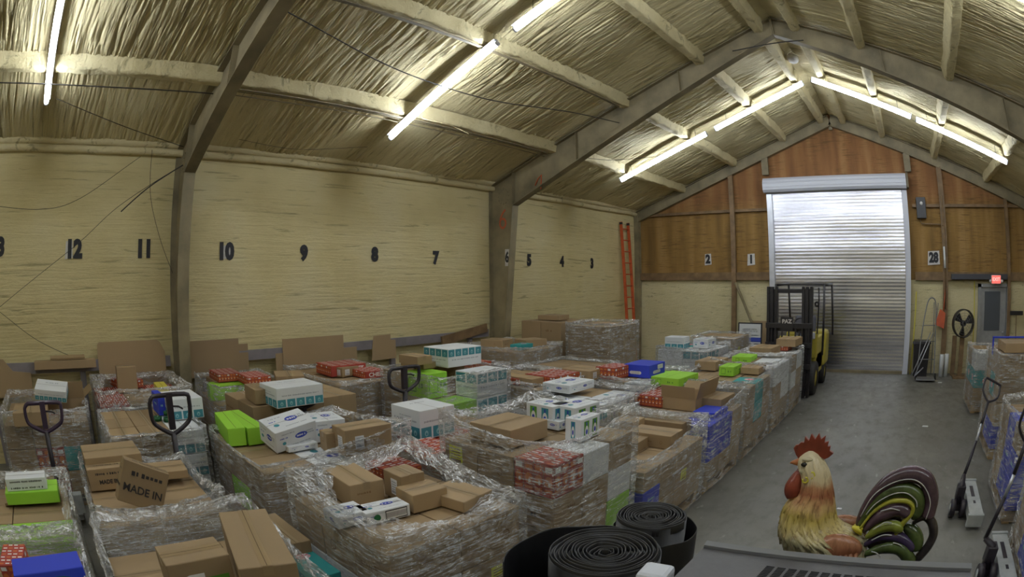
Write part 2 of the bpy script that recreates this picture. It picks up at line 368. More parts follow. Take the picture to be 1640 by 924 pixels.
# ---------------- wall numbers ----------------
NL = {'13': 'cut by the left edge of the photo', '12': 'first whole number from the left', '11': 'just left of the nearest steel column', '10': 'just right of the nearest steel column', '9': 'in the middle bay, second after the nearest column', '8': 'in the middle bay between 9 and 7', '7': 'just left of the second steel column', '5': 'just right of the second steel column', '4': 'midway between second column and ladder', '3': 'nearest the orange ladder', '2': 'on a pale card left of the first brown wall post', '1': 'on a pale card beside the left edge of the roll-up door', '28': 'on a wide pale card right of the roll-up door'}
def num(s, y, z, h, patch=None, onwall='L', x=None, sx=.9, ty='number'):
    mb = MB(); name = 'wall_number'
    what = 'black wall number %s, %s' % (s, NL[s])
    if onwall == 'L': M = Matrix.Translation((.012 if x is None else x, y, z)) @ ROT_L; loc = (.005 if x is None else x, y, z)
    else: M = Matrix.Translation((y, YB - .03, z)) @ ROT_B; loc = (y, YB - .03, z)
    if patch:
        pw, ph, off = patch
        mb.add([(-pw / 2 + off, -ph / 2, -.004), (pw / 2 + off, -ph / 2 + .02, -.004), (pw / 2 + off - .01, ph / 2, -.004), (-pw / 2 + off + .015, ph / 2 - .01, -.004),
                (-pw / 2 + off, -ph / 2, -.008), (pw / 2 + off, -ph / 2 + .02, -.008), (pw / 2 + off - .01, ph / 2, -.008), (-pw / 2 + off + .015, ph / 2 - .01, -.008)],
               [(0, 1, 2, 3), (7, 6, 5, 4), (0, 4, 5, 1), (1, 5, 6, 2), (2, 6, 7, 3), (3, 7, 4, 0)], 1, False, M)
    text_mesh(mb, s, h * 1.55, M, 0, .003, .030 * h / .3, sx * .95)
    o = mb.build(name, [black_paint, white_patch], None, loc); return tag(o, what, 'number')
for s, y, z, h, pt in (('13', -1.06, 2.76, .2, None), ('12', .23, 2.72, .2, (.13, .24, -.08)), ('11', 1.36, 2.72, .2, None), ('10', 2.67, 2.69, .2, (.13, .2, .02)), ('9', 4.0, 2.68, .19, None), ('8', 5.33, 2.68, .19, None),
                 ('7', 6.65, 2.65, .19, None), ('5', 9.25, 2.66, .20, None), ('4', 10.42, 2.65, .20, None), ('3', 11.66, 2.63, .20, None)): num(s, y, z, h, pt)
for s, x, z, h, pt in (('2', 2.17, 2.75, .19, (.2, .3, 0)), ('1', 3.41, 2.73, .18, (.22, .3, 0)), ('28', 8.60, 2.74, .2, (.36, .34, 0))): num(s, x, z, h, pt, 'B')
# white 6 card and rust-red 6 on the second column (its web faces the camera)
mb = MB(); M = Matrix.Translation((.42, 8.085, 2.68)) @ ROT_B
patch_v = [(-.05, -.16, 0), (.05, -.16, 0), (.05, .16, 0), (-.05, .16, 0), (-.05, -.16, -.004), (.05, -.16, -.004), (.05, .16, -.004), (-.05, .16, -.004)]
mb.add(patch_v, [(0, 1, 2, 3), (7, 6, 5, 4), (0, 4, 5, 1), (1, 5, 6, 2), (2, 6, 7, 3), (3, 7, 4, 0)], 1, False, M); text_mesh(mb, '6', .27, M, 0, .003, .012, .7)
tag(mb.build('wall_number', [black_paint, white_patch], None, (.42, 8.085, 2.68)), 'black number 6 on a white card fixed to the second column', 'number')
rust = simple('rust_paint', (.50, .11, .04), .7, 0, .2, 20)
mb = MB(); text_mesh(mb, '6', .58, Matrix.Translation((.32, 8.088, 3.40)) @ ROT_B @ Matrix.Rotation(-.12, 4, 'Z'), 0, .002, -.006, .8)
tag(mb.build('painted_number', rust, None, (.32, 8.088, 3.4)), 'rust-red sprayed number 6 high on the second steel column', 'number')
mb = MB(); mb.tube([(1.12 + dx, 8.085, 3.98 + dz) for dx, dz in ((0, 0), (.07, .12), (.15, .18), (.14, .05), (.13, -.08))], .012, 6); tag(mb.build('paint_mark', rust, None, (1.2, 8.085, 4.0)), 'rust-red sprayed hook mark at the foot of the second rafter', 'paint mark')
# kick rail along the left wall with sheets of cardboard stuck behind it
rail_m = simple('grey_board', (.22, .20, .22), .55, 0, .2, 3)
r = thing('kick_rail', 'long grey-violet board rail along the left wall above the stacks', 'rail', (.12, 3.2, 0))
MB().box((0, -3.05, 1.255), (.05, 3.1, .14)).build('rail_board', rail_m, r); MB().box((0, 1.70, 1.255), (.05, 5.9, .14)).build('rail_board', rail_m, r)
for i in range(7): MB().box((-.04, (-4.4, -2.9, -1.7, -.95, .9, 2.4, 4.2)[i], .62), (.06, .09, 1.24)).build('rail_post', rail_m, r)
sheet_m = None
# ---------------- cartons ----------------
def card_mat(name, c, var=.10):
    m, t, b, o = nt(name); v = coords(t); n1 = noise(t, v, 3.5, 4, .6)
    oi = t.nodes.new('ShaderNodeObjectInfo'); f = mth(t, 'ADD', mth(t, 'MULTIPLY', oi.outputs['Random'], .8), mth(t, 'MULTIPLY', n1, .35))
    lo = tuple(x * (1 - var * 1.6) for x in c); hi = tuple(min(1, x * (1 + var)) for x in c)
    t.links.new(ramp(t, f, [(.15, lo), (.85, hi)]), b.inputs['Base Color']); b.inputs['Roughness'].default_value = .65
    bump(t, b, noise(t, coords(t, (1, 1, 8)), 6, 3), .12, .004); MATS[name] = m; return m
BROWN = card_mat('brown_card', (.335, .235, .130)); TAPE = simple('carton_tape', (.315, .225, .125), .3); SEAM = simple('dark_seam', (.10, .06, .03), .8)
CWHITE = card_mat('white_card', (.72, .74, .76), .04); CLIME = card_mat('lime_card', (.30, .62, .045), .06); CBLUE = card_mat('blue_card', (.025, .05, .52), .08)
CRED = card_mat('red_card', (.36, .05, .035), .12); CTEAL = card_mat('teal_card', (.03, .30, .31), .1); CYEL = card_mat('yellow_card', (.72, .62, .08), .06)
PTEAL = simple('teal_print', (.05, .25, .31), .6); PLTEAL = simple('pale_teal_print', (.28, .52, .56), .6); PBLUE = simple('blue_print', (.04, .07, .42), .6)
PDARK = simple('dark_print', (.035, .03, .03), .6); PGREY = simple('grey_print', (.33, .35, .38), .6); PWHITE = simple('white_print', (.78, .76, .74), .6)
PORANGE = simple('orange_print', (.58, .16, .035), .6); PPINK = simple('pink_print', (.75, .16, .24), .6); PGREEN = simple('green_print', (.02, .16, .05), .6)
PDLIME = simple('deep_lime_print', (.10, .28, .03), .6); LABELM = simple('label_paper', (.72, .72, .74), .5); STICKY = simple('yellow_sticker', (.72, .74, .05), .5)
PFADE = simple('faded_print', (.24, .14, .06), .7)
CM = {'brown': BROWN, 'open': BROWN, 'lime': CLIME, 'blue': CBLUE, 'red': CRED, 'teal': CTEAL, 'white': CWHITE, 'wteal': CWHITE, 'wblue': CWHITE, 'yellow': CYEL}
CW = {'brown': 'brown', 'lime': 'lime green', 'blue': 'blue', 'red': 'red', 'teal': 'teal', 'white': 'white', 'wteal': 'white and teal', 'wblue': 'white blue-print', 'yellow': 'yellow', 'open': 'brown'}
def faces(sx, sy, sz):
    """matrices taking (u right, v up, w out) of each side to carton space; origin = middle of the side"""
    def F(o, u, n):
        u = Vector(u); n = Vector(n); v = n.cross(u)
        return Matrix(((u.x, v.x, n.x, o[0]), (u.y, v.y, n.y, o[1]), (u.z, v.z, n.z, o[2]), (0, 0, 0, 1)))
    z = sz / 2
    return {'-y': (F((0, -sy / 2, z), (1, 0, 0), (0, -1, 0)), sx, sz), '+x': (F((sx / 2, 0, z), (0, 1, 0), (1, 0, 0)), sy, sz),
            '+y': (F((0, sy / 2, z), (-1, 0, 0), (0, 1, 0)), sx, sz), '-x': (F((-sx / 2, 0, z), (0, -1, 0), (-1, 0, 0)), sy, sz),
            'top': (F((0, 0, sz), (1, 0, 0), (0, 0, 1)), sx, sy)}
def patch(mb, F, u, v, w, h, mi, d=.0012):
    mb.add([(u - w / 2, v - h / 2, d), (u + w / 2, v - h / 2, d), (u + w / 2, v + h / 2, d), (u - w / 2, v + h / 2, d)], [(0, 1, 2, 3)], mi, False, F)
def disc(mb, F, u, v, rx, ry, mi, d=.0014, r0=0.0, n=20):
    if r0: mb.add([(u + rx * k * math.cos(2 * PI * i / n), v + ry * k * math.sin(2 * PI * i / n), d) for k in (r0, 1) for i in range(n)], [(i, (i + 1) % n, n + (i + 1) % n, n + i) for i in range(n)][::1] and [(i, n + i, n + (i + 1) % n, (i + 1) % n) for i in range(n)], mi, False, F)
    else: mb.add([(u + rx * math.cos(2 * PI * i / n), v + ry * math.sin(2 * PI * i / n), d) for i in range(n)], [tuple(range(n))], mi, False, F)
def scrib(mb, F, u, v, w, h, mi, rnd, rows=1, gap=.35):
    for r in range(rows):
        x = u - w / 2; hh = h / rows; vv = v + h / 2 - (r + .5) * hh
        while x < u + w / 2 - .004:
            q = hh * rnd.uniform(.35, .8); patch(mb, F, x + q / 2, vv + rnd.uniform(-.04, .04) * hh, q * .72, hh * rnd.uniform(.45, .7), mi)
            x += q * (1.05 if rnd.random() > .18 else 1.9)
SLOTS = [None, TAPE, SEAM, PTEAL, PLTEAL, PBLUE, PDARK, PGREY, PWHITE, PORANGE, PPINK, PGREEN, PDLIME, PFADE, CRED, CYEL]
(TP, SM, TE, LT, BL, DK, GY, WH, OR, PK, GN, DL, FD, RD, YL) = range(1, 16)
def carton_mesh(kind, sx, sy, sz, opts, rnd):
    mb = MB(); mb.box((0, 0, sz / 2), (sx, sy, sz), 0, 0, None, min(.005, sz * .08))
    Fs = faces(sx, sy, sz); T = Fs['top'][0]
    if kind in ('brown', 'teal', 'yellow') or kind in ('lime', 'white', 'wteal', 'wblue'):
        long_x = sx >= sy
        if long_x: patch(mb, T, 0, 0, sx * .99, .0035, SM, .0016)
        else: patch(mb, T, 0, 0, .0035, sy * .99, SM, .0016)
        if kind == 'brown':
            if long_x: patch(mb, T, 0, 0, sx * .99, .045, TP); [patch(mb, Fs[q][0], 0, sz / 2 - .022, .045, .044, TP) for q in ('+x', '-x')]
            else: patch(mb, T, 0, 0, .045, sy * .99, TP); [patch(mb, Fs[q][0], 0, sz / 2 - .022, .045, .044, TP) for q in ('+y', '-y')]
    side = ('-y', '+x', '+y', '-x')
    if kind == 'brown':
        if sz > .12 and 'made' not in opts and 'flapprint' not in opts:
            for q in side:
                F, w, h = Fs[q]
                if rnd.random() < .55: scrib(mb, F, rnd.uniform(-.15, .15) * w, rnd.uniform(-.1, .15) * h, w * rnd.uniform(.25, .5), h * .14, FD, rnd)
                if rnd.random() < .25: disc(mb, F, w * rnd.uniform(-.3, .3), -h * .05, h * .11, h * .13, FD, .0014, .75)
        if 'W' in opts:
            F, w, h = Fs['-y']; 
            for k in (-1, 1): scrib(mb, F, 0, k * h * .1, h * .22, h * .16, DK, rnd)
    elif kind == 'wteal':
        for q in side:
            F, w, h = Fs[q]; n = max(2, round(w / (h * .52))); bw = w / n
            up = 'top' in opts; vv = h * .26 if up else -h * .27
            for i in range(n):
                u = -w / 2 + bw * (i + .5); patch(mb, F, u, vv, bw * .86, h * .38, TE); disc(mb, F, u, vv - h * .02, bw * .15, h * .10, LT, .002); disc(mb, F, u, vv - h * .04, bw * .07, h * .05, TE, .0026)
            scrib(mb, F, 0, vv + (-.36 if up else .37) * h, w * .78, h * .10, GY, rnd)
            if q == '-x': scrib(mb, F, 0, vv + (-.5 if up else .5) * h, w * .4, h * .05, GY, rnd)
        scrib(mb, T, 0, sy * .2, sx * .4, .03, GY, rnd)
    elif kind == 'wblue':
        for q in side + ('top',):
            F, w, h = Fs[q]
            if 'bottle' in opts and q != 'top':
                for u in ((-.22, .22) if w > h * 1.1 else (0,)):
                    patch(mb, F, u * w, -h * .02, w * .26, h * .78, DL if rnd.random() < .4 else TE); disc(mb, F, u * w, -h * .1, w * .09, h * .26, WH, .002); disc(mb, F, u * w, -h * .12, w * .05, h * .12, BL, .0026); patch(mb, F, u * w, h * .24, w * .06, h * .16, BL, .002)
                continue
            m_ = min(w, h)
            disc(mb, F, w * .12, h * .05, min(w * .15, m_ * .40), m_ * .14, BL, .0014); scrib(mb, F.copy() @ Matrix.Translation((0, 0, .0008)), w * .12, h * .05, min(w * .22, m_ * .58), m_ * .13, WH, rnd); scrib(mb, F, w * .1, -h * .30, w * .5, m_ * .07, GY, rnd)
            disc(mb, F, -w * .30, -h * .12, m_ * .10, m_ * .08, TE, .0014); scrib(mb, F, -w * .30, h * .12, w * .2, m_ * .09, BL, rnd); scrib(mb, F, w * .33, h * .1, w * .18, m_ * .2, GY, rnd, 2); scrib(mb, F, -w * .2, h * .3, w * .3, m_ * .08, GY, rnd)
        if 'barcode' in opts:
            F, w, h = Fs['-y']; patch(mb, F, w * .18, 0, w * .5, h * .78, DK, .002); patch(mb, F, w * .18, 0, w * .47, h * .62, WH, .0026)
            for i in range(16): patch(mb, F, w * (.18 - .22 + .44 * i / 15), 0, w * .012, h * .42, DK, .0032)
            disc(mb, F, -w * .26, -h * .05, w * .08, h * .3, GN, .002)
    elif kind == 'red':
        for q in side:
            F, w, h = Fs[q]; n = max(3, round(w / max(.045, h * .36))); bw = w / n
            for i in range(n):
                u = -w / 2 + bw * (i + .5)
                patch(mb, F, u, h * .33, bw * .70, h * .16, OR if i % 3 else WH); disc(mb, F, u, -h * .02, bw * .36, h * .17, OR, .0014, 0, 12); patch(mb, F, u, -h * .30, bw * .74, h * .10, OR); disc(mb, F, u + bw * .08, -h * .10, bw * .14, h * .06, WH, .002, 0, 8)
                patch(mb, F, u + bw * .48, 0, bw * .06, h * .96, FD)
        F, w, h = Fs['top']; n = max(4, round(h / .034))
        for i in range(n):
            for j in range(4):
                u = w * (j - 1.5) / 4.1; v = -h / 2 + h * (i + .5) / n; patch(mb, F, u + (i % 2) * w * .03, v, w * .17, h / n * .36, WH if (i + j) % 3 else OR)
        if 'cheez' in opts:
            F, w, h = Fs['-y']; patch(mb, F, 0, 0, w * .98, h * .94, RD, .003); text_mesh(mb, 'CHEEZ', h * .8, F @ Matrix.Translation((w * .05, 0, .0045)), WH, .0005, .002, min(1.2, w / (h * 2.6)))
    elif kind == 'lime':
        if 'limeprint' in opts:
            for q in side:
                F, w, h = Fs[q]; patch(mb, F, -w * .2, 0, h * .5, h * .6, DL); patch(mb, F, -w * .2, 0, h * .42, h * .5, 0, .002); scrib(mb, F, -w * .2, 0, h * .36, h * .3, DL, rnd, 2); scrib(mb, F, w * .2, 0, w * .22, h * .3, DL, rnd)
    elif kind == 'blue':
        for q in side:
            F, w, h = Fs[q]
            if 'cloud' in opts:
                for du, r in ((-.14, .11), (-.04, .15), (.07, .15), (.16, .10)): disc(mb, F, (du - .05) * w, -h * .12, r * w * .8, h * .13, WH)
                scrib(mb, F, -w * .04, -h * .12, w * .2, h * .08, BL, rnd)
                if q == '-y': patch(mb, F, w * .18, h * .22, w * .34, h * .34, WH); scrib(mb, F, w * .18, h * .22, w * .26, h * .2, GY, rnd, 2)
            elif 'greenlogo' in opts and q == '-y': disc(mb, F, w * .1, 0, w * .3, h * .3, GN); disc(mb, F, w * .05, 0, w * .2, h * .2, DL, .002); scrib(mb, F, w * .1, 0, w * .4, h * .22, WH, rnd)
            elif sz > .15: scrib(mb, F, 0, 0, w * .4, h * .18, LT, rnd)
    elif kind == 'teal':
        for q, (u, v) in (('top', (.05, .12)), ('-y', (0, -.1)), ('-x', (.05, 0))):
            F, w, h = Fs[q]; r = min(w, h) * .26
            for i in range(14):
                a = 2 * PI * i / 14; disc(mb, F, u * w + r * .62 * math.cos(a), v * h + r * .62 * math.sin(a), r * .34, r * .14, PK if i % 2 else WH, .0014 + .0002 * i, 0, 10)
            disc(mb, F, u * w, v * h, r * .4, r * .4, PK, .005); scrib(mb, F, u * w, v * h, r * .7, r * .35, WH, rnd)
    if 'lett' in opts:
        for v in (.24, -.26): scrib(mb, Fs['-x'][0], 0, v * sz, sy * .7, sz * .3, DK, rnd); scrib(mb, Fs['-y'][0], 0, v * sz, sx * .8, sz * .22, DK, rnd)
    if 'made' in opts:
        F, w, h = Fs['-x']
        for q in ('-x', '-y'):
            F, w, h = Fs[q]; text_mesh(mb, 'MADE IN', min(h * .26, w * .26), F @ Matrix.Translation((0, -h * .12, .002)), DK, .0004, .0015); scrib(mb, F, 0, h * .25, w * .62, min(h, w) * .16, DK, rnd)
        scrib(mb, T, 0, 0, sx * .6, .03, DK, rnd)
    if 'flapprint' in opts:
        F, w, h = Fs['-y']
        text_mesh(mb, 'UH', h * .42, F @ Matrix.Translation((-w * .16, h * .05, .002)) @ Matrix.Rotation(-PI / 2, 4, 'Z'), WH, .0004, .003)
        patch(mb, F, w * .25, h * .16, w * .34, h * .22, DL); scrib(mb, F, w * .25, h * .16, w * .3, h * .13, WH, rnd, 2)
    if 'text' in opts:
        F, w, h = Fs['-y']; scrib(mb, F, w * .2, h * .36, w * .2, h * .06, GY, rnd)
    return mb
def prints(o, kind, sx, sy, sz, opts, rnd):
    Fs = faces(sx, sy, sz)
    def tagp(name, q, u, v, w, h, m, bars=True):
        mb = MB(); F = Fs[q][0] @ Matrix.Translation((u, v, 0)); mb.box((0, 0, .0012), (w, h, .0016), 0, 0, F)
        if bars:
            for i in range(4): patch(mb, F, 0, h * (.32 - .16 * i), w * .74, h * .06, 1, .0026)
            patch(mb, F, 0, -h * .33, w * .8, h * .16, 1, .0026)
        mb.build(name, [m, PGREY if m is LABELM else PFADE], o)
    if 'label-x' in opts: tagp('shipping_label', '-x', sy * .12, 0, min(.075, sy * .34), min(.10, sz * .62), LABELM); 
    if 'label-y' in opts or ('label-x' in opts and sx > .3): tagp('shipping_label', '-y', -sx * .2, 0, min(.08, sx * .4), min(.10, sz * .62), LABELM)
    if 'label+y' in opts: tagp('shipping_label', '-y', sx * .36, -sz * .1, .07, .09, LABELM)
    if 'sticker-y' in opts: tagp('yellow_sticker', '-y', -sx * .15, sz * .08, min(.13, sx * .5), min(.13, sz * .6), STICKY)
    if 'sticker-x' in opts: tagp('yellow_sticker', '+x', sy * .1, sz * .05, min(.12, sy * .5), min(.12, sz * .6), STICKY)
def carton(kind, x, y, z, sx, sy, sz, rz, label, opts='', group=None, tilt=None, cat='carton'):
    rnd = random.Random(int(x * 977 + y * 7919 + z * 131))
    if kind == 'open': return open_carton(x, y, z, sx, sy, sz, rz, label)
    mats = list(SLOTS); mats[0] = CM[kind]
    o = carton_mesh(kind, sx, sy, sz, opts, rnd).build('carton', mats, None, (0, 0, 0)); o.location = (x, y, z); o.rotation_euler = tilt or (0, 0, rz)
    prints(o, kind, sx, sy, sz, opts, rnd)
    return tag(o, label, cat, group)
def open_carton(x, y, z, sx, sy, sz, rz, label):
    r = thing('open_carton', label, 'carton', (x, y, z), rz); t = .006; mb = MB()
    for c, d in (((0, -sy / 2 + t / 2, sz / 2), (sx, t, sz)), ((0, sy / 2 - t / 2, sz / 2), (sx, t, sz)), ((-sx / 2 + t / 2, 0, sz / 2), (t, sy - 2 * t, sz)), ((sx / 2 - t / 2, 0, sz / 2), (t, sy - 2 * t, sz)), ((0, 0, t / 2), (sx - 2 * t, sy - 2 * t, t))): mb.box(c, d)
    mb.build('body', BROWN, r)
    for s, ang in ((1, -25), (-1, 75)):
        mb = MB(); f = sy * .42; mb.box((0, s * f / 2, 0), (sx * .98, f, .005))
        q = mb.build('flap', BROWN, r); q.location = (0, s * sy / 2, sz); q.rotation_euler = (math.radians(ang) * s, 0, 0)
    for s, ang in ((1, 35), (-1, 80)):
        mb = MB(); f = min(sx * .35, .14); mb.box((s * f / 2, 0, 0), (f, sy * .96, .005)); q = mb.build('flap', BROWN, r); q.location = (s * sx / 2, 0, sz); q.rotation_euler = (0, math.radians(-ang) * s, 0)
    return r

# ---------------- wooden pallets ----------------
WOOD = simple('pallet_wood', (.36, .25, .13), .75, 0, .3, 5, .2, 30)
def pallet(x0, x1, y0, y1, label, group=None):
    cx, cy = (x0 + x1) / 2, (y0 + y1) / 2; lx, ly = x1 - x0, y1 - y0
    r = thing('pallet', label, 'pallet', (cx, cy, 0), 0, group)
    for i in range(7): MB().box((-lx / 2 + .05 + (lx - .1) * i / 6, 0, .129), (.09, ly, .018)).build('deck_board', WOOD, r)
    for s in (-1, 0, 1): MB().box((0, s * (ly / 2 - .05), .066), (lx, .075, .108)).build('stringer', WOOD, r)
    for s in (-1, 1): MB().box((s * (lx / 2 - .05), 0, .006), (.09, ly, .012)).build('bottom_board', WOOD, r)
    return r

# ---------------- stretch film ----------------
def film_mat():
    m = bpy.data.materials.new('stretch_film'); m.use_nodes = True; t = m.node_tree; t.nodes.clear()
    out = t.nodes.new('ShaderNodeOutputMaterial'); tr = t.nodes.new('ShaderNodeBsdfTransparent'); gl = t.nodes.new('ShaderNodeBsdfGlossy'); df = t.nodes.new('ShaderNodeBsdfDiffuse')
    tr.inputs[0].default_value = (.965, .97, .975, 1); gl.inputs[0].default_value = (1, 1, 1, 1); gl.inputs['Roughness'].default_value = .17; df.inputs[0].default_value = (.95, .96, .98, 1)
    uv = t.nodes.new('ShaderNodeUVMap')
    def mp(sc, rz):
        q = t.nodes.new('ShaderNodeMapping'); q.inputs['Scale'].default_value = sc; q.inputs['Rotation'].default_value = (0, 0, rz); t.links.new(uv.outputs[0], q.inputs[0]); return q.outputs[0]
    n1 = noise(t, mp((1.3, 20, 1), .10), 1.7, 7, .66, .6)        # long stretch lines round the load
    n2 = noise(t, mp((2.6, 17, 1), -.55), 1.9, 6, .64, .9)
    n4 = noise(t, mp((2.6, 46, 1), .20), 2.2, 7, .72, .6)
    n3 = noise(t, mp((1, 1, 1), 0), 15, 6, .62, 1.4)             # crumple
    n5 = noise(t, mp((1, 1, 1), 0), 3.0, 3, .5, .5)              # where the film is slack
    att = t.nodes.new('ShaderNodeAttribute'); att.attribute_name = 'crumple'; cr = att.outputs['Fac']
    sl = mth(t, 'MAXIMUM', cr, ramp(t, n5, [(.45, 0.0), (.62, .6)]))
    h = mth(t, 'ADD', mth(t, 'ADD', n1, mth(t, 'MULTIPLY', n2, .8)), mth(t, 'ADD', mth(t, 'MULTIPLY', mth(t, 'MULTIPLY', n3, 2.2), sl), mth(t, 'MULTIPLY', n4, .5)))
    b = t.nodes.new('ShaderNodeBump'); b.inputs['Strength'].default_value = 1.0; b.inputs['Distance'].default_value = .08; t.links.new(h, b.inputs['Height'])
    t.links.new(b.outputs[0], gl.inputs['Normal'])
    lay = t.nodes.new('ShaderNodeLayerWeight'); lay.inputs[0].default_value = .4; t.links.new(b.outputs[0], lay.inputs['Normal'])
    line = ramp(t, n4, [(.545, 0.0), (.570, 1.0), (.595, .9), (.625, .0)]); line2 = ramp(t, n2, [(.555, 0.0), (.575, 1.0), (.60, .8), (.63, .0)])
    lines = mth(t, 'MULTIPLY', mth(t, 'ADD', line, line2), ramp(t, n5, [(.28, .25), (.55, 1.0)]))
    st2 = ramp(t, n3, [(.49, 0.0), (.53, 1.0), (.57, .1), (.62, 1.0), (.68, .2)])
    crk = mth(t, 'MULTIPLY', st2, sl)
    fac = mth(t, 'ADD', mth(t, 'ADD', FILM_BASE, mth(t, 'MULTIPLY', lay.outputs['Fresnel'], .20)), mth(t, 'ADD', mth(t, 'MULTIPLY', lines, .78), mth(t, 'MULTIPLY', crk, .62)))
    dfac = mth(t, 'ADD', .18, mth(t, 'MULTIPLY', mth(t, 'ADD', lines, crk), .30))  # diffuse white on the streaks and creases paints in lamp glints
    mx1 = t.nodes.new('ShaderNodeMixShader'); g2 = t.nodes.new('ShaderNodeBsdfGlossy'); g2.inputs[0].default_value = (1, 1, 1, 1); g2.inputs['Roughness'].default_value = .06; t.links.new(b.outputs[0], g2.inputs['Normal']); mg = t.nodes.new('ShaderNodeMixShader'); mg.inputs[0].default_value = .5; t.links.new(gl.outputs[0], mg.inputs[1]); t.links.new(g2.outputs[0], mg.inputs[2]); t.links.new(dfac, mx1.inputs[0]); t.links.new(mg.outputs[0], mx1.inputs[1]); t.links.new(df.outputs[0], mx1.inputs[2])
    mx = t.nodes.new('ShaderNodeMixShader'); cl = t.nodes.new('ShaderNodeClamp'); t.links.new(fac, cl.inputs[0]); t.links.new(cl.outputs[0], mx.inputs[0]); t.links.new(tr.outputs[0], mx.inputs[1]); t.links.new(mx1.outputs[0], mx.inputs[2])
    t.links.new(mx.outputs[0], out.inputs[0]); return m
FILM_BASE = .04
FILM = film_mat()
def film(x0, x1, y0, y1, z0, z1, seed, label, dip=.05, fold=.10, bulge=.03, rim=None, group=None, zmin=0.0):
    """a sleeve of film round the load; rim = extra height at the four corners (front-left, front-right, back-right, back-left)"""
    g = .026; x0 -= g; x1 += g; y0 -= g; y1 += g; lx, ly = x1 - x0, y1 - y0; cx, cy = (x0 + x1) / 2, (y0 + y1) / 2
    rim = rim or (0, 0, 0, 0); N = 112; V = 30; K = 7; r = np.random.RandomState(seed)
    pts = []; per = 2 * (lx + ly); rc = .05
    for i in range(N):
        s = per * i / N; 
        if s < lx: p = (x0 + s, y0, 0, -1, s / lx, 0)
        elif s < lx + ly: p = (x1, y0 + s - lx, 1, 0, (s - lx) / ly, 1)
        elif s < 2 * lx + ly: p = (x1 - (s - lx - ly), y1, 0, 1, (s - lx - ly) / lx, 2)
        else: p = (x0, y1 - (s - 2 * lx - ly), -1, 0, (s - 2 * lx - ly) / ly, 3)
        pts.append(p + (s,))
    S = np.array([p[6] for p in pts])
    lown = fnoise(S, S * 0, seed, .9, 3, .6) * .5
    vs = []; uvs = []; crs = []
    rows = [('w', k / (V - 1)) for k in range(V)] + [('f', (k + 1) / K) for k in range(K)]
    zz = np.array([q[1] for q in rows])[:, None]
    nz = fnoise(S[None, :] * .8, zz * 6, seed + 1, 1.1, 4, .6); nf = fnoise(S[None, :] * 2, zz * 4, seed + 2, 2.4, 3, .7)
    for a, (ty, f) in enumerate(rows):
        for i, (px, py, nx, ny, u, side, s) in enumerate(pts):
            c0, c1 = rim[side], rim[(side + 1) % 4]; top = z1 + c0 + (c1 - c0) * u - dip * abs(math.sin(PI * u)) ** .7 * (.6 + .4 * lown[i]) + .02 * lown[i]; top = max(top, zmin + .02)
            ed = min(u, 1 - u) * (lx if side in (0, 2) else ly)
            # inward pull of the corner, outward belly of the sides
            pull = -max(0, rc - ed) * .35
            if ty == 'w':
                z = z0 + (top - z0) * f; off = pull + bulge * math.sin(PI * u) * (.25 + .5 * math.sin(PI * f) ) * .5 + nz[a][i] * .006 + max(0, f - .85) * nf[a][i] * .05
                X, Y, Z = px + nx * off, py + ny * off, z; cr = max(0, (f - .72) / .28) * .8 + .1
                vv = z
            else:
                ins = fold * f * (.7 + .5 * lown[i]); 
                X = px + nx * pull + (cx - px) * min(.9, ins / (lx / 2)) ; Y = py + ny * pull + (cy - py) * min(.9, ins / (ly / 2))
                Z = max(top - .015 * f - .03 * f * f + nf[a][i] * .014, zmin + .006 + .004 * abs(nf[a][i])); cr = 1.0; vv = top + ins
            vs.append((X, Y, Z)); uvs.append((s, vv)); crs.append(cr)
    R = len(rows); fs = [(a * N + i, a * N + (i + 1) % N, (a + 1) * N + (i + 1) % N, (a + 1) * N + i) for a in range(R - 1) for i in range(N)]
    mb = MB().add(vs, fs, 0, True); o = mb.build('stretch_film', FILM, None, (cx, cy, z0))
    me = o.data; ul = me.uv_layers.new(name='UVMap'); li = np.zeros(len(me.loops), dtype=np.int32); me.loops.foreach_get('vertex_index', li)
    uva = np.array(uvs); cl = uva[li].copy(); wrap = np.zeros(len(me.loops)); 
    for p in me.polygons:
        ids = list(p.loop_indices); ss = [cl[q][0] for q in ids]
        if max(ss) - min(ss) > per / 2:
            for q in ids:
                if cl[q][0] < per / 2: cl[q][0] += per
    cl[:, 0] += seed * 3.7; ul.data.foreach_set('uv', cl.astype(np.float32).ravel())
    at_ = me.attributes.new('crumple', 'FLOAT', 'POINT'); at_.data.foreach_set('value', np.array(crs, dtype=np.float32))
    return tag(o, label, 'stretch film', group)
# ---------------- cardboard behind the rail ----------------
def sheet(y0, y1, z0, z1, label, lean=.04, x=.155, t=.008, notch=0.0, cut=None):
    mb = MB(); h = z1 - z0; poly = cut or ([(y0, 0), (y1, 0), (y1, h - notch), (y1 - .07, h - notch * .2), (y1 - .12, h), (y0 + .03, h), (y0, h - .03)] if notch else [(y0, 0), (y1, 0), (y1, h), (y0, h)])
    yc = (y0 + y1) / 2; M = Matrix.Translation((x, yc, z0)) @ Matrix.Rotation(-lean, 4, 'Y') @ Matrix(((0, 0, 1, 0), (1, 0, 0, -yc), (0, 1, 0, 0), (0, 0, 0, 1)))
    mb.prism(poly, t, 0, M); return tag(mb.build('cardboard_sheet', BROWN, None, (x, yc, z0)), label, 'cardboard')
sheet(-1.7, -.62, .9, 1.38, 'low cardboard sheet at the far left edge behind the rail', cut=[(-1.7, 0), (-.55, 0), (-.55, .30), (-.85, .33), (-1.0, .48), (-1.7, .50)])
r = thing('flattened_carton', 'long folded cardboard carton lying on the rail under wall number 12', 'cardboard', (.22, .02, 1.33))
MB().box((0, 0, -.03), (.16, .98, .10), 0, 0, None, .004).build('body', BROWN, r)
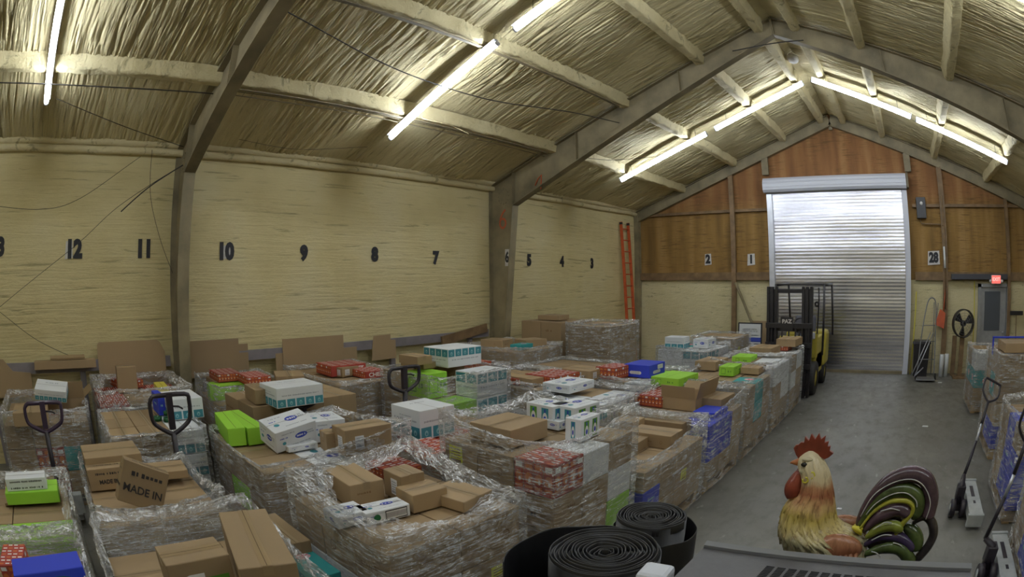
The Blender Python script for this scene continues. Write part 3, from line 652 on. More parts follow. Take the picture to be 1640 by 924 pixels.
mb = MB(); mb.box((-.02, .05, .05), (.10, .55, .02), 0, 0, Matrix.Rotation(.25, 4, 'Y')); mb.build('flap', BROWN, r)
sheet(.56, 1.62, .85, 1.545, 'large cardboard sheet with cut corner left of the nearest column', .03, notch=.16)
sheet(1.95, 2.80, 1.0, 1.50, 'cardboard sheet right of the nearest column, larger front piece', .03)
sheet(2.1, 2.95, 1.0, 1.42, 'narrow cardboard sheet showing behind the larger one right of the column', .01, x=.142, t=.006)
sheet(3.52, 4.60, .9, 1.45, 'wide cardboard sheet under wall numbers 10 and 9', .02, x=.16)
sheet(3.40, 4.85, .9, 1.25, 'low cardboard sheet ends behind the wide one under number 9', .0, x=.146, t=.006)
sheet(5.17, 5.52, 1.0, 1.40, 'small stepped cardboard piece on the rail under number 8', .02, cut=[(5.13, 0), (5.62, 0), (5.62, .30), (5.52, .31), (5.52, .40), (5.18, .39), (5.15, .2)])
mb = MB(); M = Matrix.Translation((.168, 7.2, 1.28)) @ Matrix.Rotation(.14, 4, 'X')
mb.box((0, 0, 0), (.04, 1.15, .16), 0, 0, M); tag(mb.build('dark_plank', post_brown, None, (.3, 7.3, 1.28)), 'dark brown plank rising to the numbered second column', 'plank')
# loose cartons on the stacks: kind, x, y, base z, size x, y, z, turn, label, options, stack
LOOSE = [
 ('brown', 4.832, 1.693, 0.98, 0.228, 0.371, 0.15, 1.464, 'large plain brown carton, left of the three on the foreground stack', '', 'A6'),
 ('brown', 5.023, 1.942, 0.98, 0.171, 0.188, 0.17, 1.494, 'brown carton with white shipping label on its side, back of the foreground stack', 'label-x', 'A6'),
 ('brown', 5.2, 1.926, 0.98, 0.238, 0.179, 0.114, 1.474, 'smaller brown carton at the right on the foreground stack, no label', '', 'A6'),
 ('wblue', 5.2, 1.64, 0.98, 0.277, 0.136, 0.075, 1.455, 'flat white carton with barcode strip, in front of brown cartons', 'barcode', 'A6'),
 ('wblue', 5.127, 1.445, 0.98, 0.204, 0.164, 0.075, 1.53, 'flat white carton with blue marks, left of the one with barcode strip', '', 'A6'),
 ('red', 4.634, 2.153, 0.98, 0.259, 0.3, 0.07, 1.542, 'red snack carton low behind the brown cartons of the foreground stack', '', 'A6'),
 ('wteal', 3.677, 3.23, 0.88, 0.402, 0.42, 0.266, 1.554, 'big white carton with teal blocks standing alone mid photo', 'text', 'P8'),
 ('red', 4.22, 2.847, 0.88, 0.298, 0.421, 0.07, 1.475, 'flat red snack carton in front of the big white carton', 'cheez', 'P8'),
 ('brown', 4.98, 2.932, 1.14, 0.398, 0.381, 0.13, 1.558, 'wide brown carton on top of the tallest wrapped stack', '', 'A5'),
 ('wblue', 4.937, 3.445, 1.14, 0.207, 0.275, 0.17, 1.479, 'white carton of bottles, leftmost on top of the tallest stack', 'bottle', 'A5'),
 ('wblue', 5.117, 3.552, 1.14, 0.306, 0.243, 0.17, 1.494, 'white carton of bottles behind, on top of the tallest stack', 'bottle', 'A5'),
 ('wblue', 5.379, 3.268, 1.14, 0.241, 0.135, 0.16, 1.581, 'white carton of bottles nearest the aisle on the tallest stack', 'bottle', 'A5'),
 ('wblue', 5.065, 3.351, 1.14, 0.089, 0.161, 0.07, 1.518, 'low white carton beside the wide brown carton, tallest stack', '', 'A5'),
 ('wteal', 5.183, 3.776, 1.14, 0.156, 0.083, 0.12, 1.603, 'white carton with dark top strip at the back of the tallest stack', '', 'A5'),
 ('brown', 4.698, 5.276, 0.71, 0.328, 0.206, 0.14, 1.613, 'brown carton at the back left, on the brown carton stack by the aisle', '', 'A4'),
 ('brown', 4.902, 4.825, 0.71, 0.255, 0.206, 0.17, 1.596, 'brown carton at the left edge, on the brown carton stack by the aisle', '', 'A4'),
 ('brown', 5.158, 5.165, 0.71, 0.232, 0.46, 0.12, 1.566, 'long brown carton at the back right, on the brown carton stack', '', 'A4'),
 ('brown', 5.26, 4.69, 0.71, 0.285, 0.46, 0.13, 1.578, 'long brown carton in the middle, on the brown carton stack', '', 'A4'),
 ('brown', 5.177, 4.443, 0.71, 0.294, 0.174, 0.1, 1.636, 'low brown carton at the front left, on the brown carton stack', '', 'A4'),
 ('lime', 4.581, 6.587, 0.93, 0.55, 0.41, 0.11, 1.494, 'lime green carton on torn open brown box by the aisle', 'limeprint', 'A3'),
 ('open', 5.004, 6.076, 0.78, 0.55, 0.46, 0.14, 1.506, 'torn open brown box under the lime green carton', '', 'A3'),
 ('brown', 5.338, 6.171, 0.78, 0.442, 0.302, 0.13, 1.518, 'low brown carton beside the torn open box by the aisle', '', 'A3'),
 ('red', 4.608, 6.074, 0.78, 0.55, 0.371, 0.13, 1.53, 'red and white snack carton under the lime green carton', '', 'A3'),
 ('blue', 5.406, 5.806, 0.78, 0.389, 0.278, 0.05, 1.542, 'bright blue carton at the near aisle corner under film', '', 'A3'),
 ('brown', 4.577, 7.958, 0.93, 0.55, 0.343, 0.13, 1.554, 'brown carton left of the two small lime cartons by the aisle', '', 'A2'),
 ('lime', 5.039, 7.52, 0.93, 0.375, 0.228, 0.13, 1.566, 'small lime carton, nearer of two on the aisle stack', 'limeprint', 'A2'),
 ('lime', 4.908, 8.635, 0.93, 0.404, 0.326, 0.12, 1.578, 'small lime carton, farther of two on the aisle stack', 'limeprint', 'A2'),
 ('brown', 5.32, 7.776, 0.93, 0.367, 0.291, 0.09, 1.527, 'flat brown carton right of the two small lime cartons', '', 'A2'),
 ('brown', 5.051, 9.423, 0.98, 0.544, 0.422, 0.13, 1.494, 'brown carton in front of the forklift on the farthest aisle stack', '', 'A0'),
 ('brown', 5.356, 10.13, 1.06, 0.545, 0.392, 0.13, 1.506, 'small brown carton highest on the stack before the forklift', '', 'A0'),
 ('red', 5.254, 10.146, 0.98, 0.51, 0.28, 0.08, 1.527, 'pinkish snack carton under the highest small brown carton', '', 'A0'),
 ('lime', 2.841, 1.614, 0.9, 0.168, 0.664, 0.16, 1.421, 'lime green carton, left of the pair side by side', '', 'G'),
 ('lime', 2.843, 1.761, 0.9, 0.18, 0.724, 0.155, 1.542, 'lime green carton, right of the pair side by side', '', 'G'),
 ('wblue', 3.367, 1.983, 0.92, 0.47, 0.275, 0.19, 1.844, 'white carton with blue oval logo leaning beside the lime pair', 'logo tilt', 'G'),
 ('wblue', 3.292, 2.384, 0.9, 0.311, 0.337, 0.19, 1.393, 'white carton with blue print behind the leaning white carton', 'logo', 'G'),
 ('wblue', 3.453, 2.024, 0.9, 0.288, 0.215, 0.05, 1.578, 'flat white carton with blue print at the film edge near the lime pair', '', 'G'),
 ('brown', 3.671, 2.263, 0.9, 0.188, 0.156, 0.16, 1.415, 'small brown carton between white cartons and the long labelled carton', '', 'G'),
 ('brown', 3.834, 2.445, 0.9, 0.434, 0.229, 0.22, 1.494, 'long brown carton with two white labels under film, mid photo', 'label-x', 'G'),
 ('brown', 3.234, 0.317, 0.8, 0.523, 0.385, 0.22, 1.598, 'biggest brown carton on the stack with block lettered cartons', 'label+y', 'M'),
 ('brown', 3.469, 0.237, 0.8, 0.366, 0.156, 0.17, 1.583, 'upright brown carton with black lettering at the left film edge', 'made', 'M'),
 ('brown', 3.456, 0.765, 0.84, 0.356, 0.266, 0.064, 1.507, 'plain flat brown carton right of the leaning lettered carton', '', 'M'),
 ('brown', 3.442, -0.512, 0.8, 0.507, 0.499, 0.02, 1.628, 'cardboard sheet beneath the lettered white cartons at lower left', '', 'LF1'),
 ('lime', 3.634, -0.474, 0.82, 0.48, 0.247, 0.09, 1.554, 'lime green carton under lettered white cartons at the left edge', '', 'LF1'),
 ('white', 3.649, -0.505, 0.91, 0.367, 0.156, 0.09, 1.586, 'lettered white carton on a lime carton at the left edge', 'lett', 'LF1'),
 ('blue', 5.08, -0.354, 0.86, 0.422, 0.18, 0.16, 1.656, 'big blue carton at the bottom left corner under film', 'greenlogo', 'LF2'),
 ('red', 4.894, -0.581, 0.86, 0.156, 0.247, 0.13, 1.482, 'red and white snack carton at the bottom left edge', '', 'LF2'),
 ('brown', 5.458, 0.424, 0.8, 0.309, 0.196, 0.38, 1.58, 'large brown carton with closed flaps near the bottom edge, left one', 'flapprint', 'A7'),
 ('brown', 5.43, 0.755, 0.8, 0.253, 0.606, 0.38, 1.336, 'large brown carton near the bottom edge, right one with taped seam', '', 'A7'),
 ('brown', 4.7, 1.195, 0.72, 0.19, 0.474, 0.1, 1.571, 'low brown carton between foreground stacks, above the teal carton', '', 'A7'),
 ('teal', 5.02, 1.195, 0.52, 0.2, 0.426, 0.22, 1.571, 'teal carton with pink flower print at the bottom of the photo', '', 'A7'),
 ('wteal', 2.188, 1.307, 1.0, 0.36, 0.46, 0.198, 1.582, 'top white carton of the stack behind the second pallet jack handle', '', 'P1'),
 ('blue', 2.02, 1.08, 1.0, 0.08, 0.3, 0.2, 1.6, 'narrow blue carton beside the top white carton', '', 'P1'),
 ('open', 1.017, -0.04, 0.92, 0.55, 0.46, 0.14, 1.566, 'open brown box with a lime carton inside at far left', '', 'P2'),
 ('brown', 1.644, -0.507, 0.92, 0.458, 0.46, 0.14, 1.578, 'brown carton under film left of the open box', '', 'P2'),
 ('wteal', 1.422, -0.206, 1.1, 0.545, 0.46, 0.12, 1.986, 'tilted white carton with teal blocks behind the open box', 'tilt', 'P2'),
 ('brown', 0.734, 0.902, 1.0, 0.28, 0.18, 0.31, 1.542, 'tiny brown carton peeking over the rosy film stack', '', 'P3'),
 ('red', 0.366, 0.939, 1.0, 0.346, 0.46, 0.1, 1.877, 'rosy snack carton on the film stack near the left column', '', 'P3'),
 ('yellow', 0.807, 1.375, 1.0, 0.151, 0.364, 0.07, 1.518, 'yellow carton corner on the film stack left of the column', '', 'P3'),
 ('red', 0.7, 2.356, 1.05, 0.338, 0.46, 0.1, 1.53, 'orange and red snack carton left of its twin by the wall rail', '', 'P4'),
 ('red', 1.108, 2.614, 1.05, 0.321, 0.46, 0.1, 1.542, 'orange and red snack carton right of its twin by the wall rail', '', 'P4'),
 ('brown', 0.641, 2.429, 0.85, 0.55, 0.46, 0.2, 1.554, 'brown carton behind the orange snack cartons near the column', '', 'P4'),
 ('lime', 0.938, 2.291, 0.85, 0.53, 0.271, 0.19, 1.398, 'wrapped lime green carton below the orange snack cartons', '', 'P4'),
 ('wteal', 2.428, 2.508, 1.05, 0.55, 0.424, 0.198, 1.578, 'white carton with teal blocks behind the third pallet jack handle', '', 'P5'),
 ('brown', 2.167, 2.243, 1.05, 0.223, 0.399, 0.15, 1.482, 'brown carton left of the white carton near the third jack', '', 'P5'),
 ('brown', 1.179, 3.1, 1.05, 0.369, 0.457, 0.08, 1.198, 'flat brown carton behind the white carton near the third jack', '', 'P5'),
 ('red', 1.04, 3.99, 1.03, 0.54, 0.46, 0.14, 1.506, 'red snack carton with white letters by the wall rail', 'cheez', 'P6'),
 ('brown', 1.257, 3.945, 1.03, 0.304, 0.175, 0.12, 1.737, 'small brown carton with white tag between red snack cartons', 'label-x', 'P6'),
 ('red', 1.476, 4.155, 1.03, 0.336, 0.378, 0.09, 1.53, 'flat red snack carton right of the small tagged carton', 'cheez', 'P6'),
 ('wteal', 2.407, 4.8, 1.22, 0.55, 0.46, 0.224, 1.542, 'topmost white carton with teal blocks of the tall pair', 'top', 'P7'),
 ('brown', 2.168, 4.522, 1.2, 0.368, 0.46, 0.076, 1.552, 'wide flat brown carton left of the tall white pair', '', 'P7'),
 ('brown', 2.393, 4.211, 1.29, 0.223, 0.349, 0.1, 1.566, 'tiny open brown box on the wide flat brown carton', '', 'P7'),
 ('lime', 2.471, 4.307, 0.9, 0.309, 0.395, 0.293, 1.578, 'lime green carton under film below the wide brown carton', 'limeprint', 'P7'),
 ('brown', 2.478, 5.493, 0.95, 0.55, 0.406, 0.08, 1.74, 'brown carton on the wide wrapped stack mid photo', '', 'P9'),
 ('red', 2.844, 5.501, 0.95, 0.39, 0.46, 0.08, 1.494, 'red and white snack carton on the wide wrapped stack', '', 'P9'),
 ('brown', 3.096, 5.59, 0.95, 0.55, 0.373, 0.1, 1.506, 'brown carton with yellow foot between two red snack cartons', '', 'P9'),
 ('red', 3.207, 5.796, 0.95, 0.55, 0.46, 0.11, 1.518, 'red and white snack carton left of the tagged brown carton', '', 'P9'),
 ('brown', 3.389, 6.248, 0.95, 0.367, 0.46, 0.13, 1.53, 'brown carton with white tag left of the orange snack carton', 'label-x', 'P9'),
 ('red', 3.71, 6.484, 0.95, 0.407, 0.3, 0.16, 1.542, 'orange red snack carton left of the bright blue carton', '', 'P9'),
 ('wblue', 3.682, 5.486, 0.95, 0.508, 0.391, 0.1, 1.554, 'white tissue carton under film, left one of two', '', 'P9'),
 ('blue', 3.99, 6.858, 0.95, 0.478, 0.388, 0.17, 1.566, 'bright blue carton with white cloud mark mid photo', 'cloud', 'P11'),
]
# cartons past the three hundred that show largest (layer, row, place)
MERGE = set()
for d_, q_ in {
 'pale cartons stack before the foam wall': '000 001 010 011 100 101 110 111 210',
 'brown carton stack by the aisle': '000 001 002 010 020 030 031 100 101 110 120 130 131 200 201 210 211 220 221 230 231',
 'aisle stack with two small lime cartons': '000 001 010 020 021 100 101 110 120 121 200 221',
 'stack behind the second jack handle': '000 001 002 010 012 020 021 022 100 101 102 110 112 120 121 200 201 202 210 220 221 320 321',
 'rail side stack with orange snack cartons': '010 011 110 111 210 211',
 'far left stack with the open box': '000 001 002 010 020 021 100 101 110 120 121 210 211 220',
 'right aisle stack with blue edge protector': '001 011 021 101 111 121 201 210 211 221 301 311 321',
 'right aisle stack nearest the exit door': '001 011 101 110 111 201 211',
 'left edge stack, lettered white carton on top': '000 001 002 010 011 012 100 101 102 110 111 112 200',
 'wide mid-photo stack, right half': '000 001 010 011 100 110 111',
 'wide mid-photo stack, left half': '000 001 010 011 100 110 111 200 210 211',
 'upper heap right of the tall white pair': '000 001 010 011 100 101 110 111 210',
 'tallest stack beside the black rolls': '000 001 002 010 012 020 021 022 100 101 110 120 121 210 220 221 310 320',
 'stack with the flat red CHEEZ carton': '000 001 002 010 012 020 021 022 100 110 112 120 121 122 210 212 222',
 'stack with the block lettered cartons': '000 001 002 010 011 012 100 101 102 110 111 112 200 210',
 'stack under the tall white pair': '000 001 002 010 011 012 110',
 'stack under the bright blue carton': '000 001 010 011 100 101 110 111 210 211',
 'stack carrying the lime green pair': '002 010 012 020 021 022 110 112 120 121 122 210 211 220 221',
 'stack behind the third jack handle': '000 001 010 011 020 021 100 101 110 111 120 121 210',
 'stack behind the orange red snack carton': '000 001 010 011 100 110 111',
 'rosy stack left of the nearest column': '000 001 002 010 012 020 021 022 100 101 102 110 112 120 121 122 222',
 'right edge stack with stacked blue cartons': '001 011 021 101 111 121 201 211 221',
 'rail side stack with small tagged carton': '000 001 002 010 011 012 100 101 110 111 200 210 211',
 'nearer silvery stack before the forklift': '000 010 100 110 200 210',
 'lower heap right of the tall white pair': '000 001 010 011 100 101 110 111 200 201 210 211',
 'large foreground stack': '000 001 002 010 011 012 102 110 111 210 211',
 'high two-tier brown stack in clear film': '000 001 010 011',
 'high brown stack behind the numbered column': '000 001 010 011 100 110 111 210',
 'farther silvery stack before the forklift': '000 010 100 110 200 210',
 'brown stack left of the leaning steel bar': '000 001 010 011 100 110',
 'bottom right corner stack': '001 011 021 100 101 110 111 121',
 'bottom left corner stack': '000 001 010 011 100 101 110 111',
 'bottom edge stack with two large cartons': '000 001 010 011 101 110 111',
 'aisle stack with torn open box': '000 001 010 020 021 100 101 110 120 121 220 221',
}.items(): MERGE |= {(d_, int(c[0]), int(c[1]), int(c[2])) for c in q_.split()}
# ---------------- loads on pallets ----------------
KEY = {'b': 'brown', 'g': 'lime', 'u': 'blue', 'r': 'red', 't': 'teal', 'w': 'wteal', 'p': 'wblue', 'y': 'yellow', 'n': 'white', 'l': 'brown', 's': 'brown', 'W': 'brown', 'q': 'wblue'}
KOPT = {'l': 'label-x label-y', 's': 'sticker-x sticker-y', 'W': 'W', 'q': 'bottle'}
CELLS = []; REST = MB()
RMATS = list(SLOTS) + [BROWN, CLIME, CBLUE, CRED, CTEAL, CWHITE, CYEL]; RMATS[0] = BROWN
RIDX = {'brown': 16, 'lime': 17, 'blue': 18, 'red': 19, 'teal': 20, 'white': 21, 'wteal': 21, 'wblue': 21, 'yellow': 22}
def stack(desc, x0, x1, y0, y1, layers, film_kw=None, base=.14, pal=True):
    """layers bottom to top: (height, rows) rows from the front (near) side, letters from left to right"""
    if pal: pallet(x0 + .01, x1 - .01, y0 + .01, y1 - .01, 'wooden pallet under the ' + desc)
    z = base; nl = len(layers)
    for li, (h, rows) in enumerate(layers):
        rows = rows.split('/'); ny = len(rows); nx = len(rows[0])
        lay = 'only' if nl == 1 else 'bottom' if li == 0 else 'top' if li == nl - 1 else ('middle' if nl == 3 else 'second' if li == 1 else 'third' if li == 2 else 'fourth')
        for j, row in enumerate(rows):
            for i, ch in enumerate(row):
                if ch == '.': continue
                inner = 0 < i < nx - 1 and 0 < j < ny - 1
                if inner and li < nl - 1: continue
                rnd = random.Random(int(x0 * 100 + y0 * 1000) + li * 97 + i * 13 + j * 7)
                sx, sy = (x1 - x0) / nx, (y1 - y0) / ny
                cx = x0 + sx * (i + .5) + rnd.uniform(-.002, .002); cy = y0 + sy * (j + .5) + rnd.uniform(-.002, .002)
                k = KEY[ch]; hh = h - (rnd.uniform(0, .012) if li == nl - 1 else .0)
                fx = 'left' if i == 0 else 'right' if i == nx - 1 else 'centre'; fy = 'near' if j == 0 else 'far' if j == ny - 1 else ('mid' if ny == 3 else ('second', 'third')[j - 1])
                if nx == 1: fx = ''
                if ny == 1: fy = ''
                pos = (fy + '-' + fx).strip('-')
                key = (desc, li, j, i)
                if key in MERGE:      # cartons beyond the three hundred that show largest: one body of stuff
                    q = carton_mesh(k, sx - .007, sy - .007, hh - .006, KOPT.get(ch, '') + (' top' if ch == 'w' and (i + j) % 2 else ''), random.Random(int(cx * 977 + cy * 7919 + z * 131))); n0 = len(REST.v)
                    REST.v += [(p[0] + cx, p[1] + cy, p[2] + z) for p in q.v]; REST.f += [tuple(a + n0 for a in f) for f in q.f]; REST.m += [RIDX[k] if a == 0 else a for a in q.m]; REST.sm += q.sm
                    continue
                o_ = carton(k, cx, cy, z, sx - .007, sy - .007, hh - .006, 0, '%s carton, %s layer, %s, %s' % (CW[k], lay, pos, desc), KOPT.get(ch, '') + (' top' if ch == 'w' and (i + j) % 2 else ''))
                CELLS.append((key, o_))
        z += h
    if film_kw is not None:
        kw = dict(film_kw); zt = kw.pop('top', z + .03); sd = kw.pop('seed', int(x0 * 31 + y0 * 57) % 1000)
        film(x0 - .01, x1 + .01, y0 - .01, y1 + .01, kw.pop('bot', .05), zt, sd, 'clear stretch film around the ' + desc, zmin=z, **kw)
    return z
STK = [
 # desc, x0, x1, y0, y1, layers, film
 ('large foreground stack', 4.62, 5.6, 1.37, 2.32, [(.28, 'sbb/bbs'), (.28, 'ppp/bbs'), (.28, 'bbb/bbl')], dict(top=1.10, dip=.07, fold=.26, rim=(.06, 0, -.04, .12))),
 ('tallest stack beside the black rolls', 4.62, 5.6, 2.64, 3.62, [(.26, 'blW/bbW/bbg'), (.26, 'bbW/bbW/bbg'), (.24, 'bbW/bbW/bbn'), (.24, 'sbr/bbn/bbb')], dict(top=1.30, dip=.10, fold=.10, rim=(.06, .0, .06, .03))),
 ('brown carton stack by the aisle', 4.62, 5.6, 3.85, 5.12, [(.20, 'bbn/bbb/bbb/bbb'), (.19, 'bbu/bbb/bbs/bbb'), (.19, 'bbb/bbb/bbb/bbb')], dict(top=.86, dip=.06, fold=.06, rim=(.02, -.02, .10, .10))),
 ('aisle stack with torn open box', 4.5, 5.6, 5.28, 6.42, [(.22, 'bbb/bbb/bbb'), (.21, 'bbu/bbu/bbb'), (.21, 'bbu/bbu/bbb')], dict(top=.93, dip=.03, fold=.05, rim=(-.02, -.02, .08, .06))),
 ('aisle stack with two small lime cartons', 4.5, 5.6, 6.58, 7.78, [(.26, 'bbb/bbb/bbb'), (.26, 'bbb/bbt/bbb'), (.27, 'bbb/bbt/bbb')], dict(top=1.03, dip=.03, fold=.06)),
 ('nearer silvery stack before the forklift', 4.6, 5.62, 7.92, 9.0, [(.28, 'bb/bb'), (.28, 'bb/bn'), (.28, 'bn/bn')], dict(top=1.08, fold=.12)),
 ('farther silvery stack before the forklift', 4.6, 5.62, 9.12, 10.15, [(.28, 'bb/bb'), (.28, 'bn/bb'), (.28, 'bb/bn')], dict(top=1.06, fold=.12)),
 ('stack carrying the lime green pair', 2.66, 3.92, 1.48, 2.85, [(.25, 'bbb/bbb/bbb'), (.25, 'bgb/bbb/bbl'), (.26, 'bbb/bbp/bbl')], dict(top=.99, dip=.06, fold=.07, rim=(.0, -.02, .14, .02))),
 ('stack with the block lettered cartons', 3.12, 4.22, .04, 1.0, [(.22, 'bbb/bbb'), (.22, 'bbb/bbb'), (.22, 'bbb/bbb')], dict(top=.93, dip=.12, fold=.05, rim=(.06, .05, .06, -.02))),
 ('left edge stack, lettered white carton on top', 3.3, 4.35, -1.2, -.16, [(.22, 'bbt/bbt'), (.22, 'bll/bbb'), (.22, 'bbg/bbg')], dict(top=.93, dip=.02, fold=.14)),
 ('bottom left corner stack', 4.6, 5.5, -1.15, -.15, [(.36, 'bb/bb'), (.36, 'bb/bt')], dict(top=1.0, dip=.02, fold=.07)),
 ('bottom edge stack with two large cartons', 4.62, 5.6, .02, 1.02, [(.33, 'bb/bb'), (.33, 'bb/bb')], dict(top=1.04, dip=.05, fold=.06, rim=(.02, 0, -.10, .02))),
 ('stack behind the second jack handle', 1.75, 2.82, .38, 1.35, [(.21, 'bbb/bbs/bbw'), (.21, 'bbb/bbs/bbw'), (.22, 'bbb/bbb/bbw'), (.22, 'bbb/bbb/bww')], dict(top=.98, dip=.04, fold=.08)),
 ('far left stack with the open box', .55, 1.75, -.9, .22, [(.26, 'bbb/bbr/btb'), (.26, 'bbb/bbr/bbt'), (.26, 'bbb/rrb/bbb')], dict(top=1.08, dip=.05, fold=.08)),
 ('rosy stack left of the nearest column', .3, 1.45, .42, 1.62, [(.28, 'bbb/bbb/bbb'), (.29, 'bbt/bbb/bbu'), (.29, 'rrr/rbb/rbb')], dict(top=1.16, dip=.02, fold=.22)),
 ('rail side stack with orange snack cartons', .35, 1.35, 2.03, 2.98, [(.35, 'bb/bb'), (.36, 'bb/bb'), (.20, '../bb')], dict(top=1.10, dip=.04, fold=.06)),
 ('stack behind the third jack handle', 1.5, 2.4, 2.05, 3.35, [(.30, 'bb/bb/bb'), (.30, 'bb/bb/bb'), (.31, 'bb/bb/bb')], None),
 ('rail side stack with small tagged carton', .35, 1.85, 3.45, 4.62, [(.29, 'bbb/bbb'), (.30, 'bbb/bbb'), (.30, 'bbl/bbb')], dict(top=1.10, dip=.04, fold=.12)),
 ('stack under the tall white pair', 1.95, 3.05, 4.05, 5.1, [(.38, 'bbg/bbw'), (.38, 'bbg/bbw'), (.30, 'b../b.w')], dict(top=1.18, dip=.04, fold=.05)),
 ('stack with the flat red CHEEZ carton', 3.1, 4.45, 3.0, 4.0, [(.24, 'bbb/bbb/bbb'), (.25, 'blb/bbb/bbb'), (.25, 'brr/brr/bbb')], dict(top=.93, dip=.05, fold=.06)),
 ('wide mid-photo stack, left half', 2.3, 3.5, 5.22, 6.35, [(.27, 'bb/bb'), (.27, 'pp/bp'), (.27, 'bb/bp')], dict(top=1.04, dip=.03, fold=.14)),
 ('wide mid-photo stack, right half', 3.6, 4.4, 5.0, 6.0, [(.27, 'bb/bb'), (.27, 'pq/bq'), (.22, 'qq/bq')], dict(top=.99, dip=.03, fold=.14)),
 ('stack under the bright blue carton', 3.62, 4.4, 6.25, 7.4, [(.27, 'bb/bb'), (.27, 'bb/bg'), (.27, 'bp/bg')], dict(top=1.02, dip=.02, fold=.12)),
 ('stack behind the orange red snack carton', 2.1, 3.15, 6.5, 7.55, [(.4, 'bb/bb'), (.42, 'bb/bb')], dict(top=1.0, dip=.02, fold=.1)),
 ('lower heap right of the tall white pair', .9, 1.95, 5.3, 6.35, [(.27, 'bb/bb'), (.27, 'gb/bb'), (.27, 'br/br')], dict(top=1.04, fold=.14)),
 ('upper heap right of the tall white pair', .7, 1.9, 6.6, 7.75, [(.32, 'bb/bb'), (.34, 'bb/bb'), (.34, 'bb/bb')], dict(top=1.22, dip=.05, fold=.16)),
 ('high brown stack behind the numbered column', .62, 1.55, 8.25, 9.3, [(.45, 'bb/bb'), (.45, 'bb/bb'), (.45, 'bb/bb')], None),
 ('high two-tier brown stack in clear film', 1.95, 2.78, 7.9, 8.85, [(.35, 'bb/bb'), (.50, 'b/b'), (.50, 'b/b')], dict(top=1.53, dip=.0, fold=.04, bulge=.08)),
 ('pale cartons stack before the foam wall', 3.25, 4.2, 8.75, 9.85, [(.30, 'bs/bb'), (.30, 'bs/bt'), (.32, 'nw/tw')], dict(top=1.12, dip=.03, fold=.12)),
 ('brown stack left of the leaning steel bar', 3.3, 4.2, 10.2, 11.2, [(.45, 'bb/bb'), (.55, 'bs/bb')], dict(top=1.17, dip=.0, fold=.03)),
]
for desc, x0, x1, y0, y1, lay, fk in STK: stack(desc, x0, x1, y0, y1, lay, fk)
TILT = {'white carton with blue oval logo leaning beside the lime pair': (.22, -.12, 1.65), 'tilted white carton with teal blocks behind the open box': (.2, .1, 1.45)}
for kind, x, y, z, sx, sy, sz, rz, label, opts, sid in LOOSE:
    if label in TILT: carton(kind, x, y, z + .03, min(sx, .42), min(sy, .3), sz, rz, label, opts, None, TILT[label])
    else: carton(kind, x, y, z + .001, sx, sy, sz, rz, label, opts)
carton('brown', 3.98, .40, .83, .36, .10, .30, 0, 'lettered brown carton leaning across its stack at lower left', 'made', None, (0, .42, 1.62))
carton('brown', 4.70, 1.195, .001, .46, .19, .715, 0, 'tall narrow brown carton wedged under the low brown one in the gap')
carton('brown', 5.05, 1.195, .001, .22, .19, .515, 0, 'narrow brown carton under the teal carton in the gap')
for a in (('brown', 1.15, 6.98, 1.141, .42, .34, .13, .2, 'brown carton at the near left on the upper heap beside the dark plank'),
          ('brown', 1.52, 7.42, 1.141, .36, .42, .12, -.25, 'brown carton at the far side on the upper heap beside the dark plank'),
          ('teal', 1.66, 7.02, 1.141, .22, .34, .08, .1, 'small teal carton on the upper heap near the second column'),
          ('brown', 1.20, 5.66, .951, .36, .30, .11, .15, 'brown carton on the lower heap behind the tall white pair'),
          ('red', 1.62, 5.98, .951, .30, .40, .10, -.1, 'red snack carton on the lower heap behind the tall white pair'),
          ('brown', 1.05, 8.70, 1.491, .46, .40, .09, .1, 'flat brown carton on top of the high brown stack by the second column'),
          ('wteal', 3.50, 9.02, 1.061, .36, .30, .20, .05, 'white and teal carton on the pale stack before the foam wall, left one'),
          ('wblue', 3.92, 9.30, 1.061, .30, .34, .16, -.1, 'white blue-print carton on the pale stack before the foam wall, right one'),
          ('blue', 3.55, 2.66, .901, .20, .16, .10, .3, 'small blue carton behind the white cartons on the lime pair stack'),
          ('brown', 5.30, 2.12, .981, .30, .26, .07, .1, 'low brown carton under crumpled film at the rear of the foreground stack'),
          ('brown', 2.75, 5.60, .951, .44, .34, .09, -.2, 'flat brown carton at the near side of the wide mid-photo stack')):
    carton(*a)
# rooster statue outlines in metres, side view
ROO_SEC = [(-0.1623, 0.3106, 0.0087), (-0.1615, 0.3052, 0.0174), (-0.1615, 0.2955, 0.0261), (-0.1575, 0.2833, 0.0312), (-0.1508, 0.2698, 0.0342), (-0.1453, 0.259, 0.0336), (-0.1402, 0.238, 0.0353), (-0.1384, 0.2194, 0.0398), (-0.1425, 0.2014, 0.0489), (-0.1442, 0.1788, 0.0582), (-0.1406, 0.1563, 0.0653), (-0.1298, 0.1417, 0.0761), (-0.1143, 0.1305, 0.0909), (-0.1023, 0.1188, 0.1004), (-0.0896, 0.0976, 0.1057), (-0.0808, 0.0743, 0.1034), (-0.0697, 0.0427, 0.0919), (-0.0573, 0.0019, 0.063), (-0.0456, -0.0409, 0.0415)]
ROO_COMB = [(-0.1905, 0.2934), (-0.197, 0.3081), (-0.1934, 0.3248), (-0.1882, 0.3292), (-0.1823, 0.3283), (-0.1811, 0.3418), (-0.1713, 0.3331), (-0.1675, 0.3481), (-0.1573, 0.3367), (-0.1504, 0.3504), (-0.1443, 0.3375), (-0.1339, 0.3461), (-0.1347, 0.3313), (-0.125, 0.3346), (-0.1263, 0.3238), (-0.1191, 0.3242), (-0.1205, 0.3147), (-0.1096, 0.3099), (-0.1197, 0.2998), (-0.1292, 0.2951), (-0.1433, 0.301), (-0.1613, 0.3038), (-0.1783, 0.2998)]
